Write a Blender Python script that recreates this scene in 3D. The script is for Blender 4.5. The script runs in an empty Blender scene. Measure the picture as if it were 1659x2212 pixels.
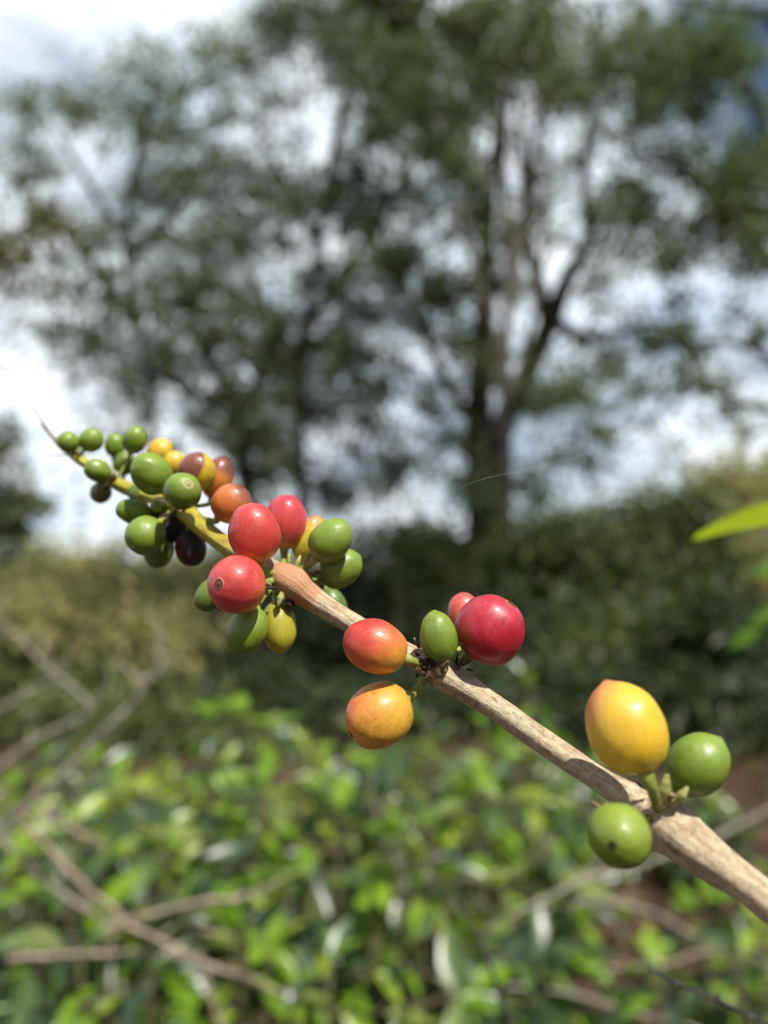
import bpy, math, random
import numpy as np
from mathutils import Vector, Matrix, noise as mnoise

# ------------------------------------------------------------------ camera
SC = bpy.context.scene
COL = SC.collection
W, H, FPX = 1659.0, 2212.0, 1559.0          # photo measured at this size; focal length in those pixels
CAM = Vector((0.0, 0.0, 1.45))
PITCH = math.radians(5.0)
RIGHT = Vector((1, 0, 0))
FWD = Vector((0, math.cos(PITCH), math.sin(PITCH)))
UP = Vector((0, -math.sin(PITCH), math.cos(PITCH)))
cd = bpy.data.cameras.new('camera')
cam = bpy.data.objects.new('camera', cd); COL.objects.link(cam)
cam.location = CAM
cam.rotation_euler = (math.radians(90) + PITCH, 0, 0)
cd.lens = 6.86; cd.sensor_fit = 'VERTICAL'; cd.sensor_height = 6.86 * H / FPX
cd.sensor_width = 6.86 * W / FPX
cd.clip_start = 0.01; cd.clip_end = 2000
cd.dof.use_dof = True; cd.dof.focus_distance = 0.150; cd.dof.aperture_fstop = 1.78
SC.camera = cam

# ------------------------------------------------------------------ light
SUNV = Vector((0.30, -0.47, 0.83)).normalized()      # towards the sun
ELEV = math.asin(SUNV.z)
ld = bpy.data.lights.new('sun', 'SUN'); sun = bpy.data.objects.new('sun', ld); COL.objects.link(sun)
ld.energy = 5.0; ld.angle = math.radians(0.5); ld.color = (1.0, 0.95, 0.86)
sun.rotation_euler = SUNV.to_track_quat('Z', 'Y').to_euler(); sun.location = (2, -3, 8)
wd = bpy.data.worlds.new('World'); SC.world = wd; wd.use_nodes = True
SC.view_settings.view_transform = 'Standard'; SC.view_settings.look = 'None'
SC.view_settings.exposure = 0.38; SC.view_settings.gamma = 1.0
SC.cycles.use_denoising = True
SC.cycles.max_bounces = 8; SC.cycles.transparent_max_bounces = 8
SC.cycles.sample_clamp_indirect = 6.0

def N(t, typ, **kw):
    n = t.nodes.new(typ)
    for k, v in kw.items():
        if k == 'inp':
            for a, b in v.items(): n.inputs[a].default_value = b
        else: setattr(n, k, v)
    return n
def ramp(t, stops, interp='LINEAR'):
    n = t.nodes.new('ShaderNodeValToRGB'); cr = n.color_ramp; cr.interpolation = interp
    while len(cr.elements) > 1: cr.elements.remove(cr.elements[-1])
    for i, (p, c) in enumerate(stops):
        e = cr.elements[0] if i == 0 else cr.elements.new(p)
        e.position = p; e.color = (c, c, c, 1) if isinstance(c, (int, float)) else (*c, 1)
    return n
def mix(t, fac, a, b, blend='MIX'):
    n = N(t, 'ShaderNodeMix', data_type='RGBA', blend_type=blend)
    for sock, v in ((n.inputs[0], fac), (n.inputs[6], a), (n.inputs[7], b)):
        if isinstance(v, bpy.types.NodeSocket): t.links.new(v, sock)
        elif isinstance(v, (int, float)): sock.default_value = v
        else: sock.default_value = (*v, 1)
    return n.outputs[2]
def math_(t, op, a, b=0.0, clamp=False):
    n = N(t, 'ShaderNodeMath', operation=op, use_clamp=clamp)
    for i, v in enumerate((a, b)):
        if isinstance(v, bpy.types.NodeSocket): t.links.new(v, n.inputs[i])
        else: n.inputs[i].default_value = v
    return n.outputs[0]

# world: Nishita sky behind bright broken cloud
wt = wd.node_tree; wt.nodes.clear()
sky = N(wt, 'ShaderNodeTexSky', sky_type='NISHITA', sun_disc=False, sun_elevation=ELEV,
        sun_rotation=math.atan2(SUNV.x, SUNV.y), air_density=1.0, dust_density=1.2)
tc = N(wt, 'ShaderNodeTexCoord')
mp = N(wt, 'ShaderNodeMapping'); mp.inputs['Scale'].default_value = (1.0, 1.0, 2.2)
mp.inputs['Location'].default_value = (0.3, 0.0, 0.25)
wt.links.new(tc.outputs['Generated'], mp.inputs['Vector'])
nz = N(wt, 'ShaderNodeTexNoise', inp={'Scale': 2.6, 'Detail': 6.0, 'Roughness': 0.55, 'Distortion': 0.4})
wt.links.new(mp.outputs[0], nz.inputs['Vector'])
sx = N(wt, 'ShaderNodeSeparateXYZ'); wt.links.new(tc.outputs['Generated'], sx.inputs[0])
# a little more blue on the right-hand side of the view
cov = math_(wt, 'SUBTRACT', nz.outputs['Fac'], math_(wt, 'MULTIPLY', sx.outputs['X'], 0.18))
# broken cloud in front, open blue overhead and behind, where the sun shines from
cov = math_(wt, 'SUBTRACT', cov, math_(wt, 'MULTIPLY', math_(wt, 'SUBTRACT', sx.outputs['Z'], 0.70, True), 0.9))
cov = math_(wt, 'SUBTRACT', cov, math_(wt, 'MULTIPLY', math_(wt, 'SUBTRACT', 0.15, sx.outputs['Y'], True), 0.30))
cf = ramp(wt, [(0.33, 0.0), (0.40, 0.55), (0.52, 1.0)]); wt.links.new(cov, cf.inputs[0])
nz2 = N(wt, 'ShaderNodeTexNoise', inp={'Scale': 5.0, 'Detail': 5.0, 'Roughness': 0.6})
wt.links.new(mp.outputs[0], nz2.inputs['Vector'])
cc = ramp(wt, [(0.33, (10.0, 11.8, 14.2)), (0.58, (14.5, 15.4, 16.3))]); wt.links.new(nz2.outputs['Fac'], cc.inputs[0])
bg = N(wt, 'ShaderNodeBackground', inp={'Strength': 0.06})
wt.links.new(mix(wt, cf.outputs[0], sky.outputs[0], cc.outputs[0]), bg.inputs['Color'])
wo = N(wt, 'ShaderNodeOutputWorld'); wt.links.new(bg.outputs[0], wo.inputs[0])

# ------------------------------------------------------------------ helpers
def P(x, y, d):
    """World point that lies d metres in front of the lens at photo position x, y."""
    x, y, d = float(x), float(y), float(d)
    return CAM + d * (FWD + RIGHT * ((x - W / 2) / FPX) + UP * ((H / 2 - y) / FPX))
def S(px, d): return px * d / FPX
def V(sx, sy, sz): return (RIGHT * sx + UP * sy - FWD * sz).normalized()
def link(o, parent=None):
    COL.objects.link(o)
    if parent is not None:
        o.parent = parent
        bpy.context.view_layer.update() if False else None
        o.matrix_parent_inverse = Matrix.Translation(parent_world(parent)).inverted()
    return o
WORLD = {}
def parent_world(p): return WORLD.get(p.name, Vector((0, 0, 0)))
def thing(name, label, cat, loc, group=None):
    o = bpy.data.objects.new(name, None); o.empty_display_size = 0.02
    COL.objects.link(o); o.location = loc; WORLD[o.name] = Vector(loc)
    tag(o, label, cat, group); return o
def tag(o, label=None, cat=None, group=None, kind=None):
    if label: o['label'] = label
    if cat: o['category'] = cat
    if group: o['group'] = group
    if kind: o['kind'] = kind
    return o
class MB:
    """Collects vertices, faces and uvs in world space, then links ONE mesh object."""
    def __init__(s): s.v = []; s.f = []; s.uv = []; s.n = 0
    def add(s, v, f, uv=None):
        v = np.asarray(v, dtype=float)
        s.v.append(v); s.f += [tuple(int(i) + s.n for i in q) for q in f]
        s.uv.append(np.zeros((len(v), 2)) if uv is None else np.asarray(uv)); s.n += len(v)
    def build(s, name, mat, parent=None, origin=None, smooth=True, extra=None):
        nf0 = len(s.f)
        if extra: # a second material's faces in the same mesh
            for vv, uu in zip(extra[0].v, extra[0].uv): s.v.append(vv); s.uv.append(uu)
            s.f += [tuple(i + s.n for i in q) for q in extra[0].f]; s.n += extra[0].n
        v = np.concatenate(s.v) if s.v else np.zeros((0, 3))
        org = np.array(origin if origin is not None else (parent_world(parent) if parent is not None else (0, 0, 0)), dtype=float)
        me = bpy.data.meshes.new(name)
        me.from_pydata((v - org).tolist(), [], s.f)
        uv = np.concatenate(s.uv) if s.uv else np.zeros((0, 2))
        lay = me.uv_layers.new(name='UVMap')
        li = np.empty(len(me.loops), dtype=np.int32); me.loops.foreach_get('vertex_index', li)
        lay.data.foreach_set('uv', uv[li].astype(np.float32).ravel())
        me.polygons.foreach_set('use_smooth', [smooth] * len(me.polygons))
        me.materials.append(mat)
        if extra:
            me.materials.append(extra[1]); me.polygons.foreach_set('material_index', [0] * nf0 + [1] * (len(s.f) - nf0))
        me.update()
        o = bpy.data.objects.new(name, me); COL.objects.link(o)
        if parent is not None:
            o.parent = parent; o.location = org - np.array(parent_world(parent))
        else: o.location = org
        WORLD[o.name] = Vector(org)
        return o

def spline(pts, n):
    """Catmull-Rom through rows of any width."""
    p = np.asarray(pts, dtype=float)
    if len(p) == 2: return p[0] + (p[1] - p[0]) * np.linspace(0, 1, n)[:, None]
    q = np.vstack([2 * p[0] - p[1], p, 2 * p[-1] - p[-2]])
    out = []
    for t in np.linspace(0, len(p) - 1 - 1e-9, n):
        i = int(t); u = t - i
        a, b, c, d = q[i], q[i + 1], q[i + 2], q[i + 3]
        out.append(0.5 * (2 * b + (c - a) * u + (2 * a - 5 * b + 4 * c - d) * u * u + (3 * b - a - 3 * c + d) * u ** 3))
    return np.array(out)
def tube(mb, pts, radii, sides=10, n=None, cap=True, disp=None):
    n = n or max(2, (len(pts) - 1) * 5)
    q = spline(np.hstack([np.asarray([tuple(p) for p in pts], dtype=float), np.asarray(radii, dtype=float)[:, None]]), n)
    c, r = q[:, :3], np.maximum(q[:, 3], 1e-5)
    t = np.gradient(c, axis=0); t /= np.linalg.norm(t, axis=1)[:, None] + 1e-12
    a = np.array([0.0, 0.0, 1.0]) if abs(t[0][2]) < 0.9 else np.array([1.0, 0, 0])
    u = np.cross(t[0], a); u /= np.linalg.norm(u)
    L = np.concatenate([[0], np.cumsum(np.linalg.norm(np.diff(c, axis=0), axis=1))])
    v, uv = [], []
    th = np.linspace(0, 2 * math.pi, sides + 1)
    for i in range(n):
        u = u - t[i] * np.dot(u, t[i]); u /= np.linalg.norm(u) + 1e-12
        w = np.cross(t[i], u)
        for k in range(sides + 1):
            rr = r[i]
            if disp: rr = r[i] * (1 + disp(th[k % sides], L[i], c[i]))
            v.append(c[i] + rr * (math.cos(th[k]) * u + math.sin(th[k]) * w)); uv.append((k / sides, L[i]))
    f = []
    m = sides + 1
    for i in range(n - 1):
        for k in range(sides):
            f.append((i * m + k, i * m + k + 1, (i + 1) * m + k + 1, (i + 1) * m + k))
    if cap:
        v.append(c[-1]); uv.append((0.5, L[-1])); v.append(c[0]); uv.append((0.5, 0))
        e, b = len(v) - 2, len(v) - 1
        for k in range(sides):
            f.append(((n - 1) * m + k, (n - 1) * m + k + 1, e)); f.append((k + 1, k, b))
    mb.add(v, f, uv)
    return c, r

# leaf templates: x across, y along, z normal (unit length, unit width)
def leaf_template(rows, fold, droop, wave=0.0):
    prof = {1: [(0.42, 1.0)], 3: [(0.22, 0.74), (0.5, 1.0), (0.78, 0.60)],
            5: [(0.10, 0.42), (0.28, 0.86), (0.48, 1.0), (0.68, 0.80), (0.86, 0.40)]}[rows]
    z = lambda y: -droop * y * y
    v = [(0, 0, 0)]
    for i, (y, w) in enumerate(prof):
        wz = wave * (1 if i % 2 else -1)
        v += [(-w / 2, y, z(y) + fold * w + wz), (0, y, z(y)), (w / 2, y, z(y) + fold * w - wz)]
    v.append((0, 1, z(1)))
    f = [(0, 2, 1), (0, 3, 2)]
    for i in range(len(prof) - 1):
        a, b = 1 + 3 * i, 4 + 3 * i
        f += [(a, a + 1, b + 1, b), (a + 1, a + 2, b + 2, b + 1)]
    a, e = 1 + 3 * (len(prof) - 1), len(v) - 1
    f += [(a, a + 1, e), (a + 1, a + 2, e)]
    return np.array(v), f
LEAF_FAR = (np.array([(0, 0, 0), (-.5, .45, .12), (.5, .45, .12), (0, 1, -.15)]), [(0, 2, 3), (0, 3, 1)])
LEAF_NEAR = leaf_template(3, 0.10, 0.22)
LEAF_CLOSE = leaf_template(5, 0.09, 0.04, 0.012)
def leaves(mb, base, axis, normal, length, width, tmpl=LEAF_FAR):
    base = np.asarray(base, float); n = len(base)
    if n == 0: return
    a = np.asarray(axis, float); a = a / (np.linalg.norm(a, axis=1)[:, None] + 1e-9)
    z = np.asarray(normal, float); x = np.cross(a, z); x /= np.linalg.norm(x, axis=1)[:, None] + 1e-9
    z = np.cross(x, a)
    tv, tf = tmpl; k = len(tv)
    l = np.asarray(length, float)[:, None, None]; w = np.asarray(width, float)[:, None, None]
    pts = base[:, None, :] + x[:, None, :] * (tv[None, :, 0:1] * w) + a[:, None, :] * (tv[None, :, 1:2] * l) + z[:, None, :] * (tv[None, :, 2:3] * l)
    uv = np.tile(tv[:, :2] + [0.5, 0], (n, 1))
    off = (np.arange(n) * k)
    f = []
    for q in tf:
        f += (off[:, None] + np.array(q)[None, :]).tolist()
    mb.add(pts.reshape(-1, 3), f, uv)

# ------------------------------------------------------------------ materials
def new_mat(name):
    m = bpy.data.materials.new(name); m.use_nodes = True; t = m.node_tree; t.nodes.clear()
    o = N(t, 'ShaderNodeOutputMaterial'); return m, t, o
def leaf_mat(name, cols, trans, tcol, rough=0.42, spec=0.5):
    m, t, o = new_mat(name)
    g = N(t, 'ShaderNodeNewGeometry')
    cr = ramp(t, [(i / max(1, len(cols) - 1), c) for i, c in enumerate(cols)]); t.links.new(g.outputs['Random Per Island'], cr.inputs[0])
    uv = N(t, 'ShaderNodeUVMap'); s = N(t, 'ShaderNodeSeparateXYZ'); t.links.new(uv.outputs[0], s.inputs[0])
    rib = math_(t, 'ABSOLUTE', math_(t, 'SUBTRACT', s.outputs[0], 0.5))
    ribf = ramp(t, [(0.0, 0.45), (0.06, 0.0)]); t.links.new(rib, ribf.inputs[0])
    c = mix(t, ribf.outputs[0], cr.outputs[0], tcol)
    p = N(t, 'ShaderNodeBsdfPrincipled', inp={'Roughness': rough, 'Specular IOR Level': spec})
    t.links.new(c, p.inputs['Base Color'])
    tr = N(t, 'ShaderNodeBsdfTranslucent'); t.links.new(mix(t, 0.6, c, tcol), tr.inputs['Color'])
    mx = N(t, 'ShaderNodeMixShader', inp={0: trans}); t.links.new(p.outputs[0], mx.inputs[1]); t.links.new(tr.outputs[0], mx.inputs[2])
    t.links.new(mx.outputs[0], o.inputs[0]); return m
def bark_mat(name, dark, mid, pale, scale=14.0, stretch=0.18, rough=0.85, bump=0.4, dist=0.01):
    m, t, o = new_mat(name)
    tc = N(t, 'ShaderNodeTexCoord'); mp = N(t, 'ShaderNodeMapping'); mp.inputs['Scale'].default_value = (1, 1, stretch)
    t.links.new(tc.outputs['Object'], mp.inputs[0])
    n = N(t, 'ShaderNodeTexNoise', inp={'Scale': scale, 'Detail': 6.0, 'Roughness': 0.65}); t.links.new(mp.outputs[0], n.inputs['Vector'])
    cr = ramp(t, [(0.32, dark), (0.5, mid), (0.68, pale)]); t.links.new(n.outputs['Fac'], cr.inputs[0])
    p = N(t, 'ShaderNodeBsdfPrincipled', inp={'Roughness': rough, 'Specular IOR Level': 0.25}); t.links.new(cr.outputs[0], p.inputs['Base Color'])
    b = N(t, 'ShaderNodeBump', inp={'Strength': bump, 'Distance': dist}); t.links.new(n.outputs['Fac'], b.inputs['Height']); t.links.new(b.outputs[0], p.inputs['Normal'])
    t.links.new(p.outputs[0], o.inputs[0]); return m

M = {}
M['crown'] = leaf_mat('crown_leaf', [(.074, .106, .046), (.115, .148, .066), (.158, .188, .088)], 0.45, (.19, .26, .085), 0.42)
M['crown_dark'] = leaf_mat('crown_leaf_dark', [(.060, .084, .042), (.092, .120, .060), (.125, .150, .078)], 0.43, (.155, .21, .078), 0.42)
M['crown_pale'] = leaf_mat('crown_leaf_pale', [(.05, .075, .02), (.08, .11, .03), (.12, .14, .04)], 0.42, (.12, .16, .03), 0.45)
M['crown_yellow'] = leaf_mat('crown_leaf_yellow', [(.08, .085, .015), (.14, .125, .02), (.17, .14, .03)], 0.35, (.26, .24, .03), 0.5)
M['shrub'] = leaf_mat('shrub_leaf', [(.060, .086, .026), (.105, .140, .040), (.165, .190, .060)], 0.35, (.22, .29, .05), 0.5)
M['shrub_shaded'] = leaf_mat('shrub_leaf_shaded', [(.022, .036, .016), (.038, .056, .022), (.060, .080, .028)], 0.25, (.08, .13, .02), 0.5)  # shrub leaf with the trees' shade put into its colour
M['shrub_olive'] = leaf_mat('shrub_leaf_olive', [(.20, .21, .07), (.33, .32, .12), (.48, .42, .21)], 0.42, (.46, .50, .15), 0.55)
M['coffee'] = leaf_mat('coffee_leaf', [(.010, .026, .010), (.026, .058, .020), (.055, .100, .034), (.11, .17, .045), (.24, .30, .08)], 0.30, (.22, .33, .05), 0.35, 0.85)
M['young'] = leaf_mat('young_leaf', [(.14, .27, .02), (.22, .36, .025), (.32, .38, .04)], 0.42, (.34, .52, .02), 0.35, 0.5)
M['weed'] = leaf_mat('weed_leaf', [(.045, .075, .018), (.08, .11, .025), (.14, .14, .05), (.17, .13, .07)], 0.3, (.2, .25, .05), 0.5)
M['litter'] = leaf_mat('litter_leaf', [(.07, .04, .02), (.14, .08, .04), (.22, .15, .08)], 0.1, (.2, .12, .05), 0.7, 0.3)
M['lime'] = leaf_mat('lime_leaf', [(.27, .37, .006), (.31, .41, .008)], 0.5, (.50, .60, .004), 0.5, 0.25)
M['sprig_green'] = leaf_mat('sprig_leaf', [(.05, .12, .008), (.08, .17, .01)], 0.4, (.16, .30, .01), 0.5, 0.3)
M['trunk'] = bark_mat('trunk_bark', (.006, .006, .004), (.013, .012, .008), (.026, .023, .016), 6.0)  # bark colour darkened to stand for shade under the crowns
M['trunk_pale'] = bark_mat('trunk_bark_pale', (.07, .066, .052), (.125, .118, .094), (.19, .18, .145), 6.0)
M['twig'] = bark_mat('twig_bark', (.02, .017, .012), (.035, .03, .02), (.06, .05, .035), 10.0)
M['dead'] = bark_mat('dead_bark', (.13, .10, .07), (.30, .24, .17), (.46, .39, .29), 60.0, 1.0)
M['dead_grey'] = bark_mat('dead_bark_grey', (.13, .115, .09), (.26, .235, .18), (.40, .36, .29), 50.0, 1.0)
M['coffee_stem'] = bark_mat('coffee_stem_bark', (.05, .045, .022), (.12, .10, .05), (.20, .17, .10), 60.0, 1.0)
M['black_twig'] = bark_mat('black_twig_bark', (.018, .016, .018), (.040, .036, .038), (.11, .10, .10), 400.0, 1.0, dist=0.0005)

# ------------------------------------------------------------------ ground
def make_ground():
    rng = np.random.default_rng(3)
    xs = np.concatenate([-np.geomspace(900, 6, 16), np.linspace(-5, 5, 61), np.geomspace(6, 900, 16)])
    ys = np.concatenate([-np.geomspace(900, 6, 12), np.linspace(-5, 14, 96), np.geomspace(15, 1500, 20)])
    v = []
    for y in ys:
        for x in xs:
            z = 0.05 * mnoise.noise((x * .6, y * .6, 0)) + 0.03 * mnoise.noise((x * 2.3, y * 2.3, 5)) if abs(x) < 30 and abs(y) < 30 else 0
            v.append((x, y, z))
    nx = len(xs); f = [(j * nx + i, j * nx + i + 1, (j + 1) * nx + i + 1, (j + 1) * nx + i) for j in range(len(ys) - 1) for i in range(nx - 1)]
    m, t, o = new_mat('soil')
    tc = N(t, 'ShaderNodeTexCoord')
    n1 = N(t, 'ShaderNodeTexNoise', inp={'Scale': 3.0, 'Detail': 8.0, 'Roughness': 0.7}); t.links.new(tc.outputs['Object'], n1.inputs['Vector'])
    n2 = N(t, 'ShaderNodeTexNoise', inp={'Scale': 30.0, 'Detail': 5.0, 'Roughness': 0.7}); t.links.new(tc.outputs['Object'], n2.inputs['Vector'])
    c1 = ramp(t, [(0.3, (.035, .022, .015)), (0.55, (.085, .050, .034)), (0.75, (.14, .09, .06))]); t.links.new(n1.outputs['Fac'], c1.inputs[0])
    c2 = ramp(t, [(0.35, .6), (0.65, 1.25)]); t.links.new(n2.outputs['Fac'], c2.inputs[0])
    p = N(t, 'ShaderNodeBsdfPrincipled', inp={'Roughness': 0.95, 'Specular IOR Level': 0.15})
    t.links.new(mix(t, 1.0, c1.outputs[0], c2.outputs[0], 'MULTIPLY'), p.inputs['Base Color'])
    b = N(t, 'ShaderNodeBump', inp={'Strength': 0.8, 'Distance': 0.03}); t.links.new(n2.outputs['Fac'], b.inputs['Height']); t.links.new(b.outputs[0], p.inputs['Normal'])
    t.links.new(p.outputs[0], o.inputs[0])
    mb = MB(); mb.add(v, f); g = mb.build('ground', m); tag(g, kind='structure')
make_ground()

# ------------------------------------------------------------------ trees
def rnd_dirs(rng, n, up=0.0):
    d = rng.normal(size=(n, 3)); d[:, 2] += up
    return d / np.linalg.norm(d, axis=1)[:, None]
def foliage_blobs(mb, rng, blobs, depth, leaf_len, sub_px, per_sub, tmpl=LEAF_FAR, spread=1.0):
    """Leaf clumps spread through ellipsoids (centre given where it shows in the photo, depth in metres). Returns clump centres."""
    out = []
    for b in blobs:
        x, y, rx, ry, dens = b[:5]; dz = b[5] if len(b) > 5 else 0.0
        ns = max(2, int(dens * rx * ry / sub_px ** 2 * 1.45))
        for _ in range(ns):
            while True:
                u = rng.uniform(-1, 1, 3)
                if np.dot(u, u) <= 1: break
            dd = depth + dz + u[2] * S((rx + ry) / 2, depth) * spread
            c = np.array(P(x + u[0] * rx, y + u[1] * ry, dd))
            out.append(c)
            n = int(per_sub * rng.uniform(0.5, 1.5))
            r = S(sub_px, depth) * rng.uniform(0.55, 1.15)
            off = rng.normal(size=(n, 3)) * np.array([1, 1, 0.75]) * r * np.where(rng.random(n) < .5, 1.8, .62)[:, None]
            ax = off / (np.linalg.norm(off, axis=1)[:, None] + 1e-6) * 0.8 + rnd_dirs(rng, n) * 0.7; ax[:, 2] -= 0.25
            nm = rnd_dirs(rng, n, 0.9)
            ll = leaf_len * rng.uniform(0.6, 1.35, n)
            leaves(mb, c + off, ax, nm, ll, ll * rng.uniform(0.40, 0.6, n), tmpl)
    return out
def tree(name, label, cat, depth, trunk, limbs, blobs, seed, leaf_len=0.14, sub_px=21, per_sub=60, leafm='crown', barkm='trunk', group=None, twigs=True, leafp='crown'):
    """trunk and limbs: lists of (photo x, photo y, thickness px, depth offset)."""
    rng = np.random.default_rng(seed)
    q = lambda s: P(s[0], s[1], depth + (s[3] if len(s) > 3 else 0))
    b = q(trunk[0]); base = Vector((b.x, b.y, -0.05))
    root = thing(name, label, cat, base, group)
    mb = MB(); pts = [base] + [q(s) for s in trunk]; rad = [S(trunk[0][2] * 1.15, depth) / 2] + [S(s[2], depth) / 2 for s in trunk]
    wob = lambda th, L, c: 0.10 * mnoise.noise((c[0] * 3 + math.cos(th), c[1] * 3 + math.sin(th), L * 2))
    c, r = tube(mb, pts, rad, 12, len(pts) * 6, disp=wob); mb.build('trunk', M[barkm], root)
    nodes = [c[len(c) // 3:]]
    for l in limbs:
        mb = MB(); c, r = tube(mb, [q(s) for s in l], [S(s[2], depth) / 2 for s in l], 9, len(l) * 6, disp=wob)
        mb.build('limb', M[barkm], root); nodes.append(c)
    nodes = np.concatenate(nodes)
    mb = MB(); cl = foliage_blobs(mb, rng, blobs, depth, leaf_len, sub_px, per_sub)
    lv = mb
    if twigs and cl:
        mb = MB()
        pool = nodes
        for i, p in enumerate(sorted(cl, key=lambda p: np.min(np.sum((nodes - p) ** 2, axis=1)))):
            k = np.argmin(np.sum((pool - p) ** 2, axis=1)); a = pool[k]
            d = np.linalg.norm(p - a)
            mid = (a + p) / 2 + rng.normal(size=3) * d * 0.10 + np.array([0, 0, d * 0.08])
            tube(mb, [a, mid, p], [min(0.035, 0.010 + d * 0.008), 0.013, 0.006], 4, 6, cap=False)
            pool = np.vstack([pool, (mid + p) / 2, p])
        lv.build(leafp, M[leafm], root, smooth=False, extra=(mb, M['twig'] if barkm == 'trunk' else M[barkm]))
    else: lv.build(leafp, M[leafm], root, smooth=False)
    return root

# the big shade tree at right of centre: dark forked trunk
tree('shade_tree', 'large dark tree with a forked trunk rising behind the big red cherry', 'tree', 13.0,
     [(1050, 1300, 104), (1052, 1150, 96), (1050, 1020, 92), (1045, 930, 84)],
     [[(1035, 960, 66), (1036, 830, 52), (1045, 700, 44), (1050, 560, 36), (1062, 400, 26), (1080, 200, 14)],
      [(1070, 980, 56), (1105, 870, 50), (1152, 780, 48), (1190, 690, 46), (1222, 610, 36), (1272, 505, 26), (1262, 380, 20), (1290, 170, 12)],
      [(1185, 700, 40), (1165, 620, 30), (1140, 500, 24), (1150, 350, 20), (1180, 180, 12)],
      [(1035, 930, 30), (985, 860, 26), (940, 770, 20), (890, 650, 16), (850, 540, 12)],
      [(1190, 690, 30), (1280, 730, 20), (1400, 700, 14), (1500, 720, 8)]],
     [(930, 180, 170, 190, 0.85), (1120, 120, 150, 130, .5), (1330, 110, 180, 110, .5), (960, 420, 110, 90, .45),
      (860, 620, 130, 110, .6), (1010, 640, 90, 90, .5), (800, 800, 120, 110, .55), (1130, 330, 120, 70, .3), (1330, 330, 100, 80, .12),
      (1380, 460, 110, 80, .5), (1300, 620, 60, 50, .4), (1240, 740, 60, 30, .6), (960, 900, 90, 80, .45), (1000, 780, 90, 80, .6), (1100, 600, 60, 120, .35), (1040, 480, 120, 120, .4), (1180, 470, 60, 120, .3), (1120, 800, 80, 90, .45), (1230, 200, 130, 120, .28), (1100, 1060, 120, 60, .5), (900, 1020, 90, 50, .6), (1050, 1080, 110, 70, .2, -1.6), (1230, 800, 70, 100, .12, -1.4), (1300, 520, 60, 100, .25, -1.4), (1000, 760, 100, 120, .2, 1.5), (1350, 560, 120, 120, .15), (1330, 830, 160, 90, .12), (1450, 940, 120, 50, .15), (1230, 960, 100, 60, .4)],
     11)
#T1
tree('slender_tree', 'slender tree with a pale grey trunk in front of the forked trunk', 'tree', 10.5,
     [(1096, 1330, 34), (1094, 1150, 32), (1092, 950, 28), (1090, 750, 25), (1102, 560, 22), (1086, 330, 18), (1110, 120, 12)],
     [[(1096, 640, 22), (1135, 480, 22), (1128, 330, 18), (1118, 200, 12)], [(1092, 800, 18), (1040, 620, 16), (990, 430, 12)], [(1094, 900, 13), (1160, 640, 10), (1185, 420, 8), (1180, 220, 6)]],
     [(1090, 60, 130, 90, .7), (1010, 340, 80, 60, .3), (1190, 230, 70, 80, .3)], 12, barkm='trunk_pale')
tree('tall_tree', 'tall full-crowned tree filling the top centre above the branch', 'tree', 15.0,
     [(655, 1260, 28), (652, 1050, 26), (645, 880, 24), (660, 700, 22), (690, 520, 18), (730, 300, 22), (770, 90, 12)],
     [[(650, 860, 26), (590, 700, 20), (520, 560, 14), (450, 480, 8)], [(664, 700, 24), (760, 560, 20), (850, 420, 14), (900, 300, 8)], [(690, 520, 20), (620, 400, 14), (560, 300, 8)]],
     [(760, 60, 150, 90, .9), (820, 200, 110, 130, .85), (600, 90, 70, 90, .5), (570, 210, 60, 70, .5), (720, 420, 150, 70, .75), (830, 470, 110, 120, .85),
      (620, 470, 110, 80, .6), (700, 600, 90, 60, .55), (640, 740, 110, 90, .65), (740, 720, 80, 130, .75), (560, 360, 90, 40, .5), (690, 920, 110, 90, .65), (720, 360, 90, 30, .5), (840, 930, 60, 100, .5), (780, 1040, 110, 70, .8), (880, 740, 60, 60, .5), (500, 520, 90, 60, .55), (650, 30, 90, 60, .6), (660, 190, 90, 70, .28), (640, 300, 110, 50, .3), (420, 560, 120, 60, .3)], 13, leafm='crown_dark')
tree('spreading_tree', 'wide tree at far left whose crown slopes up against the white sky', 'tree', 16.0,
     [(330, 1300, 18), (335, 1100, 16), (325, 900, 15), (300, 700, 15), (270, 520, 14), (300, 330, 18), (340, 180, 10)],
     [[(290, 700, 26), (190, 560, 22), (110, 470, 16), (40, 400, 10)], [(280, 560, 22), (400, 430, 16), (480, 300, 8)], [(272, 520, 18), (180, 380, 12), (120, 280, 6)]],
     [(70, 230, 90, 45, .7), (200, 220, 90, 75, .75), (330, 170, 90, 85, .8), (470, 140, 80, 80, .7), (540, 60, 40, 70, .6), (400, 270, 120, 70, .7), (290, 310, 80, 50, .55),
      (70, 330, 90, 60, .35), (420, 400, 120, 60, .75), (330, 480, 110, 70, .6), (110, 470, 80, 50, .75), (200, 530, 90, 60, .6), (520, 400, 70, 90, .6), (60, 270, 90, 30, .5), (230, 420, 80, 40, .35), (480, 500, 130, 70, .5), (30, 420, 60, 60, .3), (60, 360, 80, 40, .4), (350, 390, 90, 50, .45), (100, 560, 70, 40, .35)], 14)
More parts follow.
